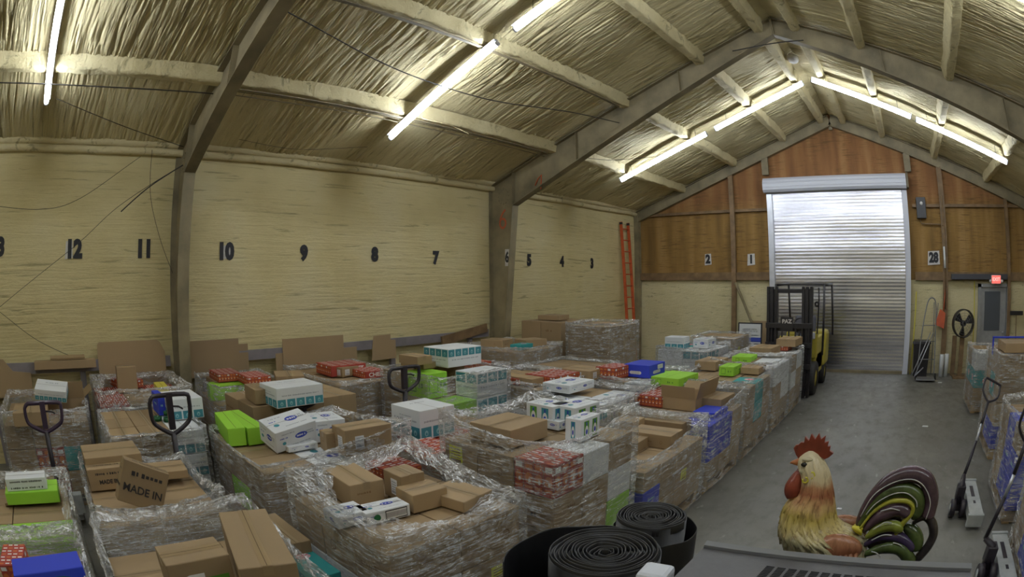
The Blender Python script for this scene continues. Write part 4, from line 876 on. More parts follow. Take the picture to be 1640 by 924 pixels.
ROO_COMB2 = [(-0.1903, 0.292), (-0.1973, 0.2998), (-0.2051, 0.3143), (-0.2003, 0.3215), (-0.1947, 0.3233), (-0.1909, 0.3168), (-0.1963, 0.3136), (-0.1879, 0.306)]
ROO_BEAK = [(-0.1833, 0.2842), (-0.2093, 0.2807)]
ROO_WAT = [(-0.1808, 0.2676), (-0.1829, 0.2532), (-0.1865, 0.2386), (-0.1885, 0.2239), (-0.1831, 0.2097)]
ROO_EYE = [(-0.1706, 0.288)]
ROO_CHEEK = [(-0.1697, 0.2727)]
ROO_BROW = [(-0.1659, 0.2952)]
ROO_CURL1 = [(-0.1688, 0.2573), (-0.1664, 0.2518), (-0.1603, 0.2508), (-0.1551, 0.2555), (-0.1575, 0.261), (-0.1621, 0.262)]
ROO_CURL2 = [(-0.1555, 0.2668), (-0.1531, 0.2613), (-0.1473, 0.2618), (-0.1424, 0.2678), (-0.1464, 0.2745), (-0.1508, 0.2741)]
ROO_TAIL = [('purple', 0.0185, 0, [(-0.0203, 0.1516), (-0.0116, 0.1864), (0.0095, 0.2278), (0.0408, 0.2585), (0.084, 0.2722), (0.1228, 0.2608), (0.1467, 0.2238), (0.1495, 0.1911), (0.1481, 0.1736)]), ('rust', 0.0066, 0.004, [(0.0973, 0.282), (0.1226, 0.2744), (0.1492, 0.2447), (0.1583, 0.2169), (0.1575, 0.1912), (0.1505, 0.1707)]), ('green', 0.0172, -0.004, [(-0.0165, 0.1488), (0.0019, 0.1944), (0.0323, 0.2289), (0.0763, 0.2389), (0.1076, 0.2272), (0.1191, 0.2019), (0.1128, 0.1727)]), ('yellow', 0.0066, -0.014, [(-0.0119, 0.1491), (0.0109, 0.1891), (0.0436, 0.2137), (0.0816, 0.2179), (0.1029, 0.2086), (0.1071, 0.193), (0.0937, 0.1721), (0.0814, 0.1479), (0.0777, 0.1326)]), ('purple', 0.0172, -0.006, [(-0.0019, 0.1406), (0.0229, 0.1721), (0.0567, 0.1927), (0.0851, 0.1923), (0.0985, 0.1782)]), ('olive', 0.0132, -0.014, [(0.0078, 0.1274), (0.0359, 0.1519), (0.0686, 0.1594), (0.094, 0.1484)]), ('violet', 0.0132, -0.01, [(0.0084, 0.1073), (0.042, 0.1294), (0.0809, 0.1328), (0.1178, 0.1173), (0.1354, 0.0977)]), ('green', 0.0158, -0.014, [(0.0143, 0.0855), (0.0567, 0.1054), (0.0965, 0.1072), (0.1279, 0.0849), (0.1423, 0.0662)]), ('dark', 0.0119, 0.0, [(0.1161, 0.161), (0.1408, 0.1764), (0.1637, 0.1651), (0.1774, 0.137), (0.1741, 0.1111), (0.1642, 0.0906), (0.1511, 0.0697)]), ('green', 0.0185, 0.0, [(0.0955, 0.1544), (0.1222, 0.1403), (0.1393, 0.1164), (0.1364, 0.0946)]), ('dark', 0.0211, 0.004, [(0.0112, 0.1384), (0.0507, 0.1556), (0.1, 0.1501)]), ('dark', 0.0238, 0.006, [(0.0183, 0.1001), (0.0611, 0.1181), (0.1111, 0.1124)]), ('purple', 0.0238, 0.006, [(0.0024, 0.1605), (0.0324, 0.196), (0.0745, 0.2149), (0.1182, 0.199)])]
ROO_HI = [[(-0.0175, 0.1787), (0.0019, 0.2275), (0.0411, 0.2571), (0.0853, 0.2668), (0.1201, 0.2525), (0.1455, 0.2167), (0.1447, 0.1794)], [(-0.0052, 0.1853), (0.013, 0.2123), (0.0466, 0.2337), (0.0798, 0.2376), (0.1071, 0.2229), (0.1143, 0.2075)], [(0.0278, 0.1957), (0.051, 0.2025), (0.0738, 0.1991)], [(0.0197, 0.154), (0.0433, 0.1716), (0.062, 0.1724)], [(0.0237, 0.1269), (0.0469, 0.1403), (0.0704, 0.1414)], [(0.0783, 0.125), (0.0919, 0.1225), (0.1033, 0.1168)], [(0.0304, 0.1024), (0.0438, 0.1), (0.056, 0.0912)]]
ROO_TUFT = [(-0.0306, 0.1433), (-0.0165, 0.1488), (0.0027, 0.1348)]
ROO_WING = [(-0.0518, 0.1154)]
# ---------------- rooster statue ----------------
def paint(name, stops, axis='Z', rough=.35, nz=.3, streak=(40, 40, 8), dark=.4, lo=.0, hi=.4):
    m, t, b, o = nt(name); c = t.nodes.new('ShaderNodeTexCoord'); s = t.nodes.new('ShaderNodeSeparateXYZ'); t.links.new(c.outputs['Object'], s.inputs[0])
    f = mth(t, 'ADD', mth(t, 'DIVIDE', mth(t, 'SUBTRACT', s.outputs[axis], lo), hi - lo), mth(t, 'MULTIPLY', mth(t, 'SUBTRACT', noise(t, coords(t, (1, 1, 1)), 25, 4), .5), nz))
    st = noise(t, coords(t, streak), 1.5, 4, .6)
    col = mixc(t, mth(t, 'MULTIPLY', ramp(t, st, [(.36, dark), (.5, 0.0)]), ramp(t, s.outputs['Z'], [(.255, 1.0), (.275, .0)])), ramp(t, f, stops), (.12, .05, .02))
    t.links.new(col, b.inputs['Base Color']); b.inputs['Roughness'].default_value = rough; bump(t, b, st, .5, .004); return m
r_body = paint('rooster_glaze', [(.0, (.36, .33, .20)), (.12, (.52, .43, .20)), (.27, (.60, .47, .13)), (.36, (.58, .40, .18)), (.46, (.34, .12, .06)), (.55, (.45, .22, .11)), (.66, (.66, .56, .36)), (1.0, (.64, .57, .40))], 'Z', .3, .26, (75, 75, 9), .5, .12, .33)
r_back = paint('rooster_back', [(.1, (.50, .36, .18)), (.35, (.40, .22, .10)), (.6, (.27, .10, .05)), (.8, (.34, .15, .08))], 'Z', .25, .5, (60, 60, 15), .4, .055, .150)
r_red = simple('rooster_red', (.19, .035, .018), .35, 0, .3, 30); r_face = simple('rooster_face', (.58, .52, .36), .4, 0, .1, 20); r_beak = simple('rooster_beak', (.42, .15, .05), .4)
r_yel = simple('rooster_yellow', (.62, .56, .05), .4, 0, .1, 30); r_blk = simple('rooster_eye', (.01, .01, .01), .15)
TC = {'purple': simple('tail_purple', (.075, .045, .06), .22, 0, .4, 30), 'rust': simple('tail_rust', (.16, .06, .035), .3, 0, .3, 30), 'green': simple('tail_green', (.06, .085, .025), .25, 0, .5, 30), 'yellow': simple('tail_yellow', (.32, .31, .035), .3, 0, .3, 30),
      'olive': simple('tail_olive', (.17, .20, .03), .3, 0, .5, 25), 'violet': simple('tail_violet', (.045, .03, .075), .2, 0, .3, 30), 'dark': simple('tail_dark', (.035, .028, .03), .25, 0, .3, 30)}
r_hi = simple('tail_highlight', (.50, .50, .50), .3)
def smooth_path(P, n=6):
    out = []; P = [Vector(p) for p in P]
    for i in range(len(P) - 1):
        a, b, c, d = P[max(0, i - 1)], P[i], P[i + 1], P[min(len(P) - 1, i + 2)]
        for k in range(n):
            u = k / n; out.append(.5 * ((2 * b) + (c - a) * u + (2 * a - 5 * b + 4 * c - d) * u * u + (3 * b - a - 3 * c + d) * u ** 3))
    return out + [P[-1]]
roo = thing('rooster_statue', 'painted ceramic rooster statue with red comb and curved dark tail feathers', 'statue', (7.56, 1.12, 1.60))
def ell(mb, c, r, mi=0, n=16, m=10, M=None):
    mb.add([(c[0] + r[0] * math.sin(PI * j / m) * math.cos(2 * PI * i / n), c[1] + r[1] * math.sin(PI * j / m) * math.sin(2 * PI * i / n), c[2] + r[2] * math.cos(PI * j / m)) for j in range(m + 1) for i in range(n)],
           [(j * n + i, (j + 1) * n + i, (j + 1) * n + (i + 1) % n, j * n + (i + 1) % n) for j in range(m) for i in range(n)], mi, True, M)
# body and neck as one lofted surface
sec = ROO_SEC; n = 40; rows = []
Sv = smooth_path([(a, b, c) for a, b, c in sec], 4); zt, zb_ = Sv[0].y, Sv[-1].y
def depth(z, rx): return min(rx * .92, .062) if z > .18 else min(rx * .8, .075)
vs = []
for q in Sv:
    ry = depth(q.y, q.z)
    for k in range(n):
        a = 2 * PI * k / n; rip = 1 + (.035 * math.sin(a * 9 + q.y * 30) if .12 < q.y < .30 else 0)
        vs.append((q.x + q.z * math.cos(a) * rip, ry * math.sin(a) * rip, q.y))
fs = [(i * n + k, (i + 1) * n + k, (i + 1) * n + (k + 1) % n, i * n + (k + 1) % n) for i in range(len(Sv) - 1) for k in range(n)] + [tuple(range(n)), tuple((len(Sv) - 1) * n + k for k in range(n))[::-1]]
mb = MB().add(vs, fs, 0, True)
ell(mb, (Sv[0].x, 0, Sv[0].y - .004), (.012, .012, .006)); 
mb.lathe([(.0, 0), (.05, 0), (.052, .012), (.035, .02), (.03, .05)], 24, 0, Matrix.Translation((Sv[-1].x, 0, -.02 + .02)))
mb.tube([(Sv[-1].x, 0, .03), (Sv[-1].x, 0, Sv[-1].y + .01)], .032, 16)
mb.build('body', r_body, roo)
def secat(z):
    for a, b in zip(Sv, Sv[1:]):
        if b.y <= z <= a.y: u = (a.y - z) / max(1e-6, a.y - b.y); return a.x + (b.x - a.x) * u, a.z + (b.z - a.z) * u
    return Sv[-1].x, Sv[-1].z
# hackle feathers: long leaves lying on the neck
mb = MB(); rnd = random.Random(3)
def leaf(mb, ang, z0, L, w, lift=.004, mi=0):
    N = 9; vs = []
    for i in range(N):
        u = i / (N - 1); z = z0 - L * u; cx, rx = secat(z); ry = depth(z, rx); ww = w * (math.sin(PI * (.12 + .80 * u)) ** .8) * (1 if u < .8 else (1 - u) * 5 * .9 + .1)
        a = ang + .25 * math.sin(u * 2.5 + ang) * .3
        c = Vector((cx + rx * math.cos(a), ry * math.sin(a), z)); nrm = Vector((math.cos(a) / max(rx, .01), math.sin(a) / max(ry, .01), 0)).normalized(); tg = Vector((-nrm.y, nrm.x, 0))
        h = lift * (.5 + 1.2 * u) 
        for s, hh in ((-1, .2), (0, 1.0), (1, .2)): vs.append(c + tg * (s * ww) + nrm * (h * hh))
    fs = [(i * 3 + k, i * 3 + k + 1, (i + 1) * 3 + k + 1, (i + 1) * 3 + k) for i in range(N - 1) for k in (0, 1)]
    mb.add(vs, fs, mi, True)
for ring, (z0, L, cnt, w) in enumerate([(.20, .085, 26, .0085), (.235, .095, 24, .008), (.262, .10, 22, .0078), (.280, .10, 20, .0072), (.297, .09, 18, .0065)]):
    for k in range(cnt): leaf(mb, 2 * PI * (k + .5 * (ring % 2)) / cnt + rnd.uniform(-.06, .06), z0 + rnd.uniform(-.010, .004), L * rnd.uniform(.85, 1.1), w, .004)
mb.build('hackle_feathers', r_body, roo)
mb = MB()
for ring in range(4):
    for k in range(22): leaf(mb, 2 * PI * (k + .5 * (ring % 2)) / 22, .165 - ring * .014, .022, .011, .004)
mb.build('breast_feathers', r_body, roo)
mb = MB(); wx, wz = ROO_WING[0]
for s in (-1, 1):
    ell(mb, (wx, s * .052, wz), (.060, .022, .034))
    for k in range(9): mb.tube(smooth_path([(wx - .05 + k * .012, s * .062, wz - .002), (wx - .045 + k * .012, s * .074, wz - .018), (wx - .036 + k * .012, s * .068, wz - .040)], 4), [.002] + [.006] * 7 + [.002], 8)
mb.build('wings', r_back, roo)
def flat(name, poly, th, mat, y=0.0):
    M = Matrix(((1, 0, 0, 0), (0, 0, -1, y + th / 2), (0, 1, 0, 0), (0, 0, 0, 1)))
    mb = MB(); mb.prism(poly, th, 0, M); o = mb.build(name, mat, roo); b = o.modifiers.new('bevel', 'BEVEL'); b.width = .0016; b.segments = 2; return o
flat('comb', ROO_COMB, .010, r_red); flat('front_comb', ROO_COMB2, .007, r_red)
mb = MB(); (bx, bz), (tx, tz) = ROO_BEAK; mb.tube([(bx, 0, bz), (bx - .006, 0, bz), (tx + .004, 0, tz + .001), (tx, 0, tz - .001)], [.010, .009, .003, .0006], 12); mb.build('beak', r_beak, roo)
for s in (-1, 1):
    W_ = smooth_path([(x, s * .010, z) for x, z in ROO_WAT], 4); k = len(W_)
    mb = MB().tube(W_, [.007 + .0155 * math.sin(PI * min(1, .08 + .92 * i / (k - 1)) * .72) ** 1.4 if i < k - 1 else .006 for i in range(k)], 14)
    e = W_[-1]; ell(mb, (e.x + .0015, e.y, e.z + .004), (.012, .008, .012)); ell(mb, (W_[-6].x + .004, e.y + s * -.0 - .009 * (1 if s < 0 else -1), W_[-6].z - .003), (.003, .003, .003)); mb.build('wattle', r_red, roo)
    (ex, ez), (cx, cz), (qx, qz) = ROO_EYE[0], ROO_CHEEK[0], ROO_BROW[0]; cx0, rx0 = secat(ez); yy = s * depth(ez, rx0) * .80
    mb = MB(); ell(mb, (cx + .002, yy, cz), (.0135, .007, .0085)); ell(mb, (qx, yy * .98, qz + .003), (.013, .006, .005)); mb.build('face_patch', r_face, roo)
    mb = MB(); ell(mb, (ex, yy + s * .0045, ez), (.0078, .0045, .0048)); mb.build('eye', r_blk, roo)
    for nm in (ROO_CURL1, ROO_CURL2): MB().tube(smooth_path([(x, yy + s * .010, z) for x, z in nm], 4), .0019, 8).build('curl', r_yel, roo)
for c, r, dy, P in ROO_TAIL:
    Q = smooth_path([(x, dy, z) for x, z in P], 6); k = len(Q); mb = MB().tube(Q, [r * (.35 + .65 * math.sin(PI * min(.5, i / k * 1.2))) * (1 if i < k - 4 else (k - i) / 4 * .9 + .1) for i in range(k)], 12); mb.build('tail_feather', TC[c], roo)
for i, P in enumerate(ROO_HI):
    yy = (-.0185, -.0215, -.0235, -.0275, -.0235, -.0265, -.030)[i]; MB().tube(smooth_path([(x, yy, z) for x, z in P], 5), .0013, 6).build('highlight_line', r_hi, roo)  # highlights of the tail feathers laid on as thin pale tubes
mb = MB()
for i in range(9):
    (ax_, az_), (b1, bz1), (cx1, cz1) = ROO_TUFT; a = -1.0 + i * .25
    mb.tube([(ax_, .0, az_), (ax_ + .012, a * .012, az_ + .004 * math.cos(i)), (ax_ + .026, a * .018, az_ + .010 * math.sin(i * 2.1) - .004)], [.004, .007, .002], 8)
mb.build('saddle_feathers', r_yel, roo)

# ---------------- things by the camera ----------------
unit_m = simple('charcoal_plastic', (.066, .064, .068), .45, 0, .1, 60, .05, 200); slot_m = simple('slot_black', (.008, .008, .01), .8); rimm = simple('unit_rim', (.17, .175, .19), .3)
cab = tag(MB().box((7.545, 1.145, .80), (.46, .16, 1.599), 0, 0, None, .006).build('plinth', unit_m, None, (7.545, 1.145, 0)), 'plain dark plinth that carries the rooster statue behind the vented grey casing', 'plinth')
un = thing('vented_casing', 'charcoal grey casing with rows of vent slots at the bottom right, before the rooster', 'appliance', (7.53, .78, 0))
N = 16; top = []; 
def uy(x): return .985 + .018 * ((x - 7.53) / .3) ** 2 * -1 - .0
poly = [(7.235, .55), (7.825, .55)] + [(7.825 - .59 * i / N, .20 + 0 * i + .955 + .008 * math.cos((i / N - .5) * PI) - .20) for i in range(N + 1)]
MB().prism([(x - 7.53, y - .78) for x, y in poly], 1.72, 0).build('body', unit_m, un)
lid = MB(); lid.prism([((x - 7.53) * 1.0, (y - .78) * 1.0) for x, y in poly], .018, 0, Matrix.Translation((0, 0, 1.724))); lid.build('lid', unit_m, un)
e = MB(); P = [(x - 7.53, y - .78, 1.744) for x, y in poly[2:]]; P0 = P; [e.add([tuple(Vector(P0[i]) + Vector(d)) for i in (k, k + 1) for d in ((0, -.012, -.004), (0, -.012, .004), (0, .002, .008), (0, .008, .002), (0, .008, -.03))], [(j, j + 1, j + 6, j + 5) for j in range(4)], 0, False) for k in range(len(P0) - 1)]; e.build('rear_lip', rimm, un)
sl = MB()
for i in range(11):
    x0 = 7.392 + i * .0232
    for j in range(14): sl.box((x0 - 7.53 + j * -.0007, .908 - .78 - j * .0058, 1.7424), (.017, .0026, .0012))
stuff(sl.build('vent_slots', slot_m, un))
dev = thing('white_device', 'small white rounded plastic device at the bottom edge left of the charcoal casing', 'device', (7.10, 1.02, 1.40))
pl_m = simple('white_plastic', (.62, .65, .72), .3); body = MB(); body.box((0, 0, .118), (.075, .075, .20), 0, .1, None, .012); body.build('body', pl_m, dev)
MB().box((0, 0, .009), (.084, .084, .018), 0, .1, None, .004).build('foot', pl_m, dev)
tag(MB().box((7.09, .99, .70), (.20, .24, 1.398), 0, 0, None, .006).build('plinth', unit_m, None, (7.09, .99, 0)), 'narrow dark plinth below the small white plastic device', 'plinth')

# black rubber rolls standing on end
rub = simple('black_rubber', (.007, .007, .008), .42, 0, .3, 20); 
def spiral(mb, cx, cy, r0, r1, z, turns, seed, h=.05, th=.005, jit=.006):
    n = int(turns * 48); rn = np.random.RandomState(seed); vs = []
    for i in range(n + 1):
        u = i / n; a = 2 * PI * turns * u; r = r0 + (r1 - r0) * u; r += .0025 * math.sin(a * 2.3 + seed) + .002 * math.sin(a * 5.1)
        zz = z + jit * math.sin(a * .9 + seed) * .6 + jit * .5 * math.sin(a * .23 + seed) - .012 * (1 - u) ** 2
        for rr, dz in ((-th / 2, -h), (-th / 2, -.0015), (0, 0), (th / 2, -.0015), (th / 2, -h)): vs.append((cx + (r + rr) * math.cos(a), cy + (r + rr) * math.sin(a), zz + dz))
    fs = [(i * 5 + k, i * 5 + k + 1, (i + 1) * 5 + k + 1, (i + 1) * 5 + k) for i in range(n) for k in range(4)]
    mb.add(vs, fs, 0, True)
def roll(cx, cy, r, h, label, turns, seed):
    t_ = thing('rubber_roll', label, 'roll', (cx, cy, 0))
    mb = MB(); mb.lathe([(.0, 0), (r, 0), (r + .002, h * .5), (r, h - .012), (r - .004, h - .018), (.0, h - .04)], 64); mb.build('roll_core', rub, t_)
    mb = MB(); spiral(mb, 0, 0, .018, r - .002, h, turns, seed, .045, .0055, .007); mb.build('coiled_edge', rub, t_); return t_
roll(6.555, 1.705, .222, 1.22, 'larger black rubber roll standing on end at the bottom centre', 13, 2)
roll(6.475, 2.255, .172, 1.15, 'smaller black rubber roll standing inside a loose black sleeve', 12, 5)
def sleeve(cx, cy, r, z1, a0, a1, label, name='rubber_sleeve', r_end=None):
    n = 60; vs = []
    for i in range(n + 1):
        a = math.radians(a0 + (a1 - a0) * i / n); rr = r + ((r_end or r) - r) * i / n
        for q, z in ((rr, 0), (rr, z1 - .004), (rr - .002, z1), (rr - .004, z1 - .001), (rr - .006, z1 - .006), (rr - .006, 0)): vs.append((cx + q * math.cos(a), cy + q * math.sin(a), z + (.004 * math.sin(a * 7) if z else 0)))
    k = 6; fs = [(i * k + j, i * k + (j + 1) % k, (i + 1) * k + (j + 1) % k, (i + 1) * k + j) for i in range(n) for j in range(k)] + [tuple(range(k))[::-1], tuple(n * k + j for j in range(k))]
    return tag(MB().add(vs, fs, 0, True).build(name, rub, None, (cx, cy, 0)), label, 'rubber sheet')
sleeve(6.488, 2.268, .215, 1.07, -150, 190, 'loose black rubber sleeve around the smaller roll')
sleeve(6.555, 1.705, .238, 1.20, 88, 228, 'loose black rubber sheet curling away left of the larger roll', 'rubber_sheet', .40)
# ---------------- pallet jacks ----------------
jack_black = simple('jack_black', (.025, .02, .028), .4, 0, .2, 20); jack_grey = simple('jack_grey', (.42, .44, .44), .45, 0, .15, 8); jack_purple = simple('jack_purple', (.05, .03, .06), .3); jack_red = simple('jack_orange', (.45, .09, .03), .45, 0, .2, 8)
def handle_loop(r, c, w, h, yaxis=(0, 1, 0), up=(0, 0, 1), mat=None, rad=.020):
    """closed loop grip: flat top bar, sides that draw in to the pole"""
    c = Vector(c); Y = Vector(yaxis).normalized(); Z = Vector(up).normalized()
    o = [(-.40, .5), (.40, .5), (.5, .34), (.48, -.08), (.36, -.26), (.06, -.46), (-.06, -.46), (-.36, -.26), (-.48, -.08), (-.5, .34)]
    pts = [c + Y * (a * w) + Z * (b * h) for a, b in o]
    mb = MB().tube(smooth_path(pts + [pts[0]], 3)[:-1], rad, 10, 0, closed=True); mb.build('grip_loop', mat or jack_black, r)
    mb = MB().box(c + Z * .05 * h * 2, (.04, .06, h * .92), 0, 0); mb.build('handle_post', mat or jack_black, r)
    mb = MB(); mb.tube([c + Z * .22 * h + Y * .02, c + Z * .20 * h + Y * .22 * w, c + Z * .13 * h + Y * .32 * w], .009, 6); mb.build('release_lever', jack_black, r)
def pallet_jack(x, y, fx, label, loop_z, w, h, foot, forks=True, mat=None, body=jack_grey, lean=0.0, fdir=-1, L=1.1, fork_y=.27, cat='pallet jack'):
    """x, y = steering axle; the forks run along fdir * x"""
    r = thing('pallet_jack', label, cat, (x, y, 0))
    handle_loop(r, (lean, 0, loop_z), w, h, mat=mat)
    a = Vector((lean * (loop_z - h / 2) / loop_z, 0, loop_z - h * .46)); b = Vector((0, 0, .34))
    MB().tube([a, (a + b) / 2, b], [.027, .028, .03], 10).build('handle_pole', jack_black, r)
    MB().cyl((0, 0, .14), (0, 0, .40), .045, 14).box((0, 0, .36), (.09, .14, .06)).build('pump', body, r)
    for s in (-1, 1): MB().cyl((0, s * .03, .075), (0, s * .075, .075), .075, 20).build('steer_wheel', jack_black, r)
    if forks: MB().box((fdir * .10, 0, .26), (.10, .50, .20), 0, 0, None, .01).build('frame', body, r)
    if forks:
        for s in (-1, 1): MB().box((fdir * (.12 + L / 2), s * fork_y * .72, .088), (L, .13, .045), 0, 0, None, .008).build('fork', body, r)
    return r
pallet_jack(2.42, -.30, 0, 'pallet jack with purplish loop handle before the far left stack', 1.12, .42, .27, None, mat=jack_purple, fork_y=.2, L=.5)
pallet_jack(2.972, 1.0, 0, 'pallet jack with black loop handle before the white cartons, second from the left', 1.185, .39, .34, None, forks=False)
pallet_jack(2.51, 2.61, 0, 'pallet jack whose black loop handle stands before the white teal carton', 1.10, .45, .22, None, forks=False)
pallet_jack(2.80, 3.72, 0, 'pallet jack whose black loop handle stands left of the lime carton stack', 1.20, .41, .27, None, forks=False)
# the two jacks on the right of the aisle, handles leaning back toward the camera
def side_jack(x, y, label, top, mid, body, y0, plate_w=.17):
    r = thing('pallet_jack', label, 'pallet jack', (x, y, 0)); T = Vector(top) - Vector((x, y, 0)); Mi = Vector(mid) - Vector((x, y, 0))
    u = (T - Mi).normalized()
    MB().tube([Mi, Mi + (T - Mi) * .45], [.022, .019], 10).build('handle_pole', jack_black, r)
    MB().tube([Mi + (T - Mi) * .45, Mi + (T - Mi) * .68], .017, 10).build('bare_steel_sleeve', galv, r)
    MB().tube([Mi + (T - Mi) * .68, T], .02, 10).build('upper_pole', jack_black, r)
    Y = Vector((0, 1, 0)).cross(u).normalized(); pts = [T + Y * (a * .24) + u * (b * .26 + .12) for a, b in [(-.43, .5), (.43, .5), (.5, .4), (.5, -.12), (.06, -.48), (-.06, -.48), (-.5, -.12), (-.5, .4)]]
    MB().tube(smooth_path(pts + [pts[0]], 3)[:-1], .014, 8, 0, closed=True).build('grip_loop', jack_black, r)
    MB().box((0, 0, .10), (.12, .10, .12), 0, 0, None, .01).box((-.01, .02, .22), (.10, .14, .16), 0, 0, None, .01).tube([(-.02, -.02, .12), (-.02, 0, .30), Mi], [.05, .04, .026], 10).build('pump', jack_black, r)
    for s in (-1, 1): MB().cyl((s * .035 - .02, -.10, .095), (s * .09 - .02, -.10, .095), .092, 24).build('steer_wheel', jack_black, r)
    for s in (-1, 1): MB().cyl((s * .092 - .02, -.10, .095), (s * .096 - .02, -.10, .095), .05, 16).build('wheel_hub', jack_grey, r)
    mb = MB(); mb.box((.17, .05, .155), (plate_w, .95, .03), 0, 0, None, .006); mb.box((.17, -.41, .10), (plate_w * 1.15, .05, .13), 0, 0, None, .008); mb.box((.17, .51, .13), (plate_w * 1.1, .04, .11), 0, 0, None, .006)
    for q in (-1, 1): mb.box((.17 + q * plate_w * .46, .05, .115), (.012, .93, .08))
    mb.build('frame', jack_grey, r)
    MB().box((.17, .18, .1715), (.045, .30, .002)).box((.17, -.12, .1715), (.03, .07, .002)).build('frame_decal', jack_black, r)
    return r
side_jack(8.58, 5.35, 'pallet jack with grey frame lying out into the right side of the aisle', (8.86, 6.1, .98), (8.60, 5.55, .33), jack_grey, 5.0)
side_jack(8.80, 3.98, 'pallet jack with grey frame at the bottom right corner, nearer than the other', (8.86, 4.02, 1.12), (8.70, 4.05, .33), jack_grey, 3.6)

# ---------------- forklift ----------------
fk_y = simple('forklift_yellow', (.50, .42, .06), .45, 0, .15, 5); fk_b = simple('forklift_black', (.02, .017, .02), .4, 0, .2, 10); tyre = simple('tyre_rubber', (.022, .02, .02), .7); seat_m = simple('seat_grey', (.12, .12, .15), .6)
fk = thing('forklift', 'yellow and black forklift facing the camera before the roll-up door', 'forklift', (5.2, 11.4, 0))
mb = MB(); mb.box((.12, .35, .60), (.86, 1.5, .42), 0, 0, None, .05); mb.box((.12, .95, .78), (.98, .60, .75), 0, 0, None, .08); mb.box((.12, -.30, .85), (.80, .10, .55), 0, 0, None, .02); mb.box((.50, .15, .72), (.10, .9, .75), 0, 0, None, .02); mb.build('chassis', fk_y, fk)
MB().box((.52, -.42, .98), (.13, .14, .50), 0, 0, None, .015).build('fender', fk_y, fk)
mb = MB()
for x0 in (-.30, .44):
    for dx in (-.085, .0, .085): mb.box((x0 + dx - .02, -.86 + (.03 if dx else 0), 1.06), (.055, .10, 2.08))
    mb.box((x0 - .02, -.83, 1.05), (.20, .04, 2.0))
for z in (2.02, 1.30, .25): mb.box((.05, -.83, z), (.90, .06, .07))
mb.build('mast', fk_b, fk)
mb = MB()
for z in (1.38, 1.02, .62): mb.box((.06, -.94, z), (.98, .05, .10), 0, 0, None, .008)
for i in range(7): mb.box((-.36 + i * .14, -.955, 1.2), (.028, .03, .40))
mb.box((.06, -.90, .80), (.62, .05, .34)); mb.build('carriage', fk_b, fk)
mb = MB(); text_mesh(mb, 'PAZ', .10, Matrix.Translation((.02, -.982, 1.46)) @ ROT_B, 0, .002, .004, 1.1); 
MB().box((.02, -.976, 1.41), (.26, .010, .26)).build('backrest_plate', fk_b, fk); mb.build('white_lettering', white_patch, fk)
for x0 in (-.22, .34): 
    MB().box((x0, -1.02, .45), (.10, .04, .80), 0, 0, None, .006).box((x0, -1.10, .07), (.10, .20, .035), 0, 0, None, .006).build('fork', fk_b, fk)
mb = MB(); top = 2.13
for x0 in (-.33, .72): mb.tube([(x0, -.55, .80), (x0, -.50, top)], .024, 8); mb.tube([(x0, 1.0, 1.05), (x0, .72, top)], .024, 8); mb.tube([(x0, -.52, top), (x0, .74, top)], .024, 8)
for i in range(8): mb.tube([(-.33, -.50 + i * .17, top + .005), (.72, -.50 + i * .17, top + .005)], .013, 6)
mb.build('overhead_guard', fk_b, fk)
MB().tube(smooth_path([(.60, -.50, 2.08), (.61, -.52, 1.86), (.60, -.5, 1.70), (.58, -.5, 1.2)], 5), .014, 8).lathe([(.022, -.012), (.055, -.012), (.055, .012), (.022, .012), (.022, -.012)], 20, 0, Matrix.Translation((.57, -.54, 1.77)) @ Matrix.Rotation(PI / 2, 4, 'X')).build('hose_and_pulley', fk_b, fk)
MB().box((.12, .35, 1.0), (.5, .5, .14), 0, 0, None, .04).box((.12, .60, 1.25), (.5, .12, .46), 0, 0, None, .05).build('driver_seat', seat_m, fk)
mb = MB(); mb.tube([(.12 + .16 * math.cos(2 * PI * i / 20), -.05 + .06 * math.sin(2 * PI * i / 20), 1.32 + .14 * math.sin(2 * PI * i / 20)) for i in range(20)], .013, 6, 0, closed=True); mb.tube([(.12, -.05, 1.32), (.12, -.22, 1.05)], .02, 8); mb.build('steering_wheel', fk_b, fk)
MB().box((.46, -.50, 1.16), (.16, .05, .13), 0, 0, None, .02).build('head_lamp', white_enamel, fk)
for x0, y0, rr, w in ((-.34, -.42, .33, .2), (.50, -.42, .33, .2), (-.26, .92, .25, .18), (.50, .92, .25, .18)):
    M = Matrix.Translation((x0, y0, rr)) @ Matrix.Rotation(PI / 2, 4, 'Y')
    t_ = MB().lathe([(rr * .5, -w / 2), (rr * .93, -w / 2), (rr, -w / 2 + .03), (rr, w / 2 - .03), (rr * .93, w / 2), (rr * .5, w / 2)], 32, 0, M).build('tyre', tyre, fk)
    MB().lathe([(0, w / 2 - .02), (rr * .5, w / 2 - .01), (rr * .52, -w / 2 + .01), (0, -w / 2 + .02)], 20, 0, M).build('wheel_rim', fk_y, fk)

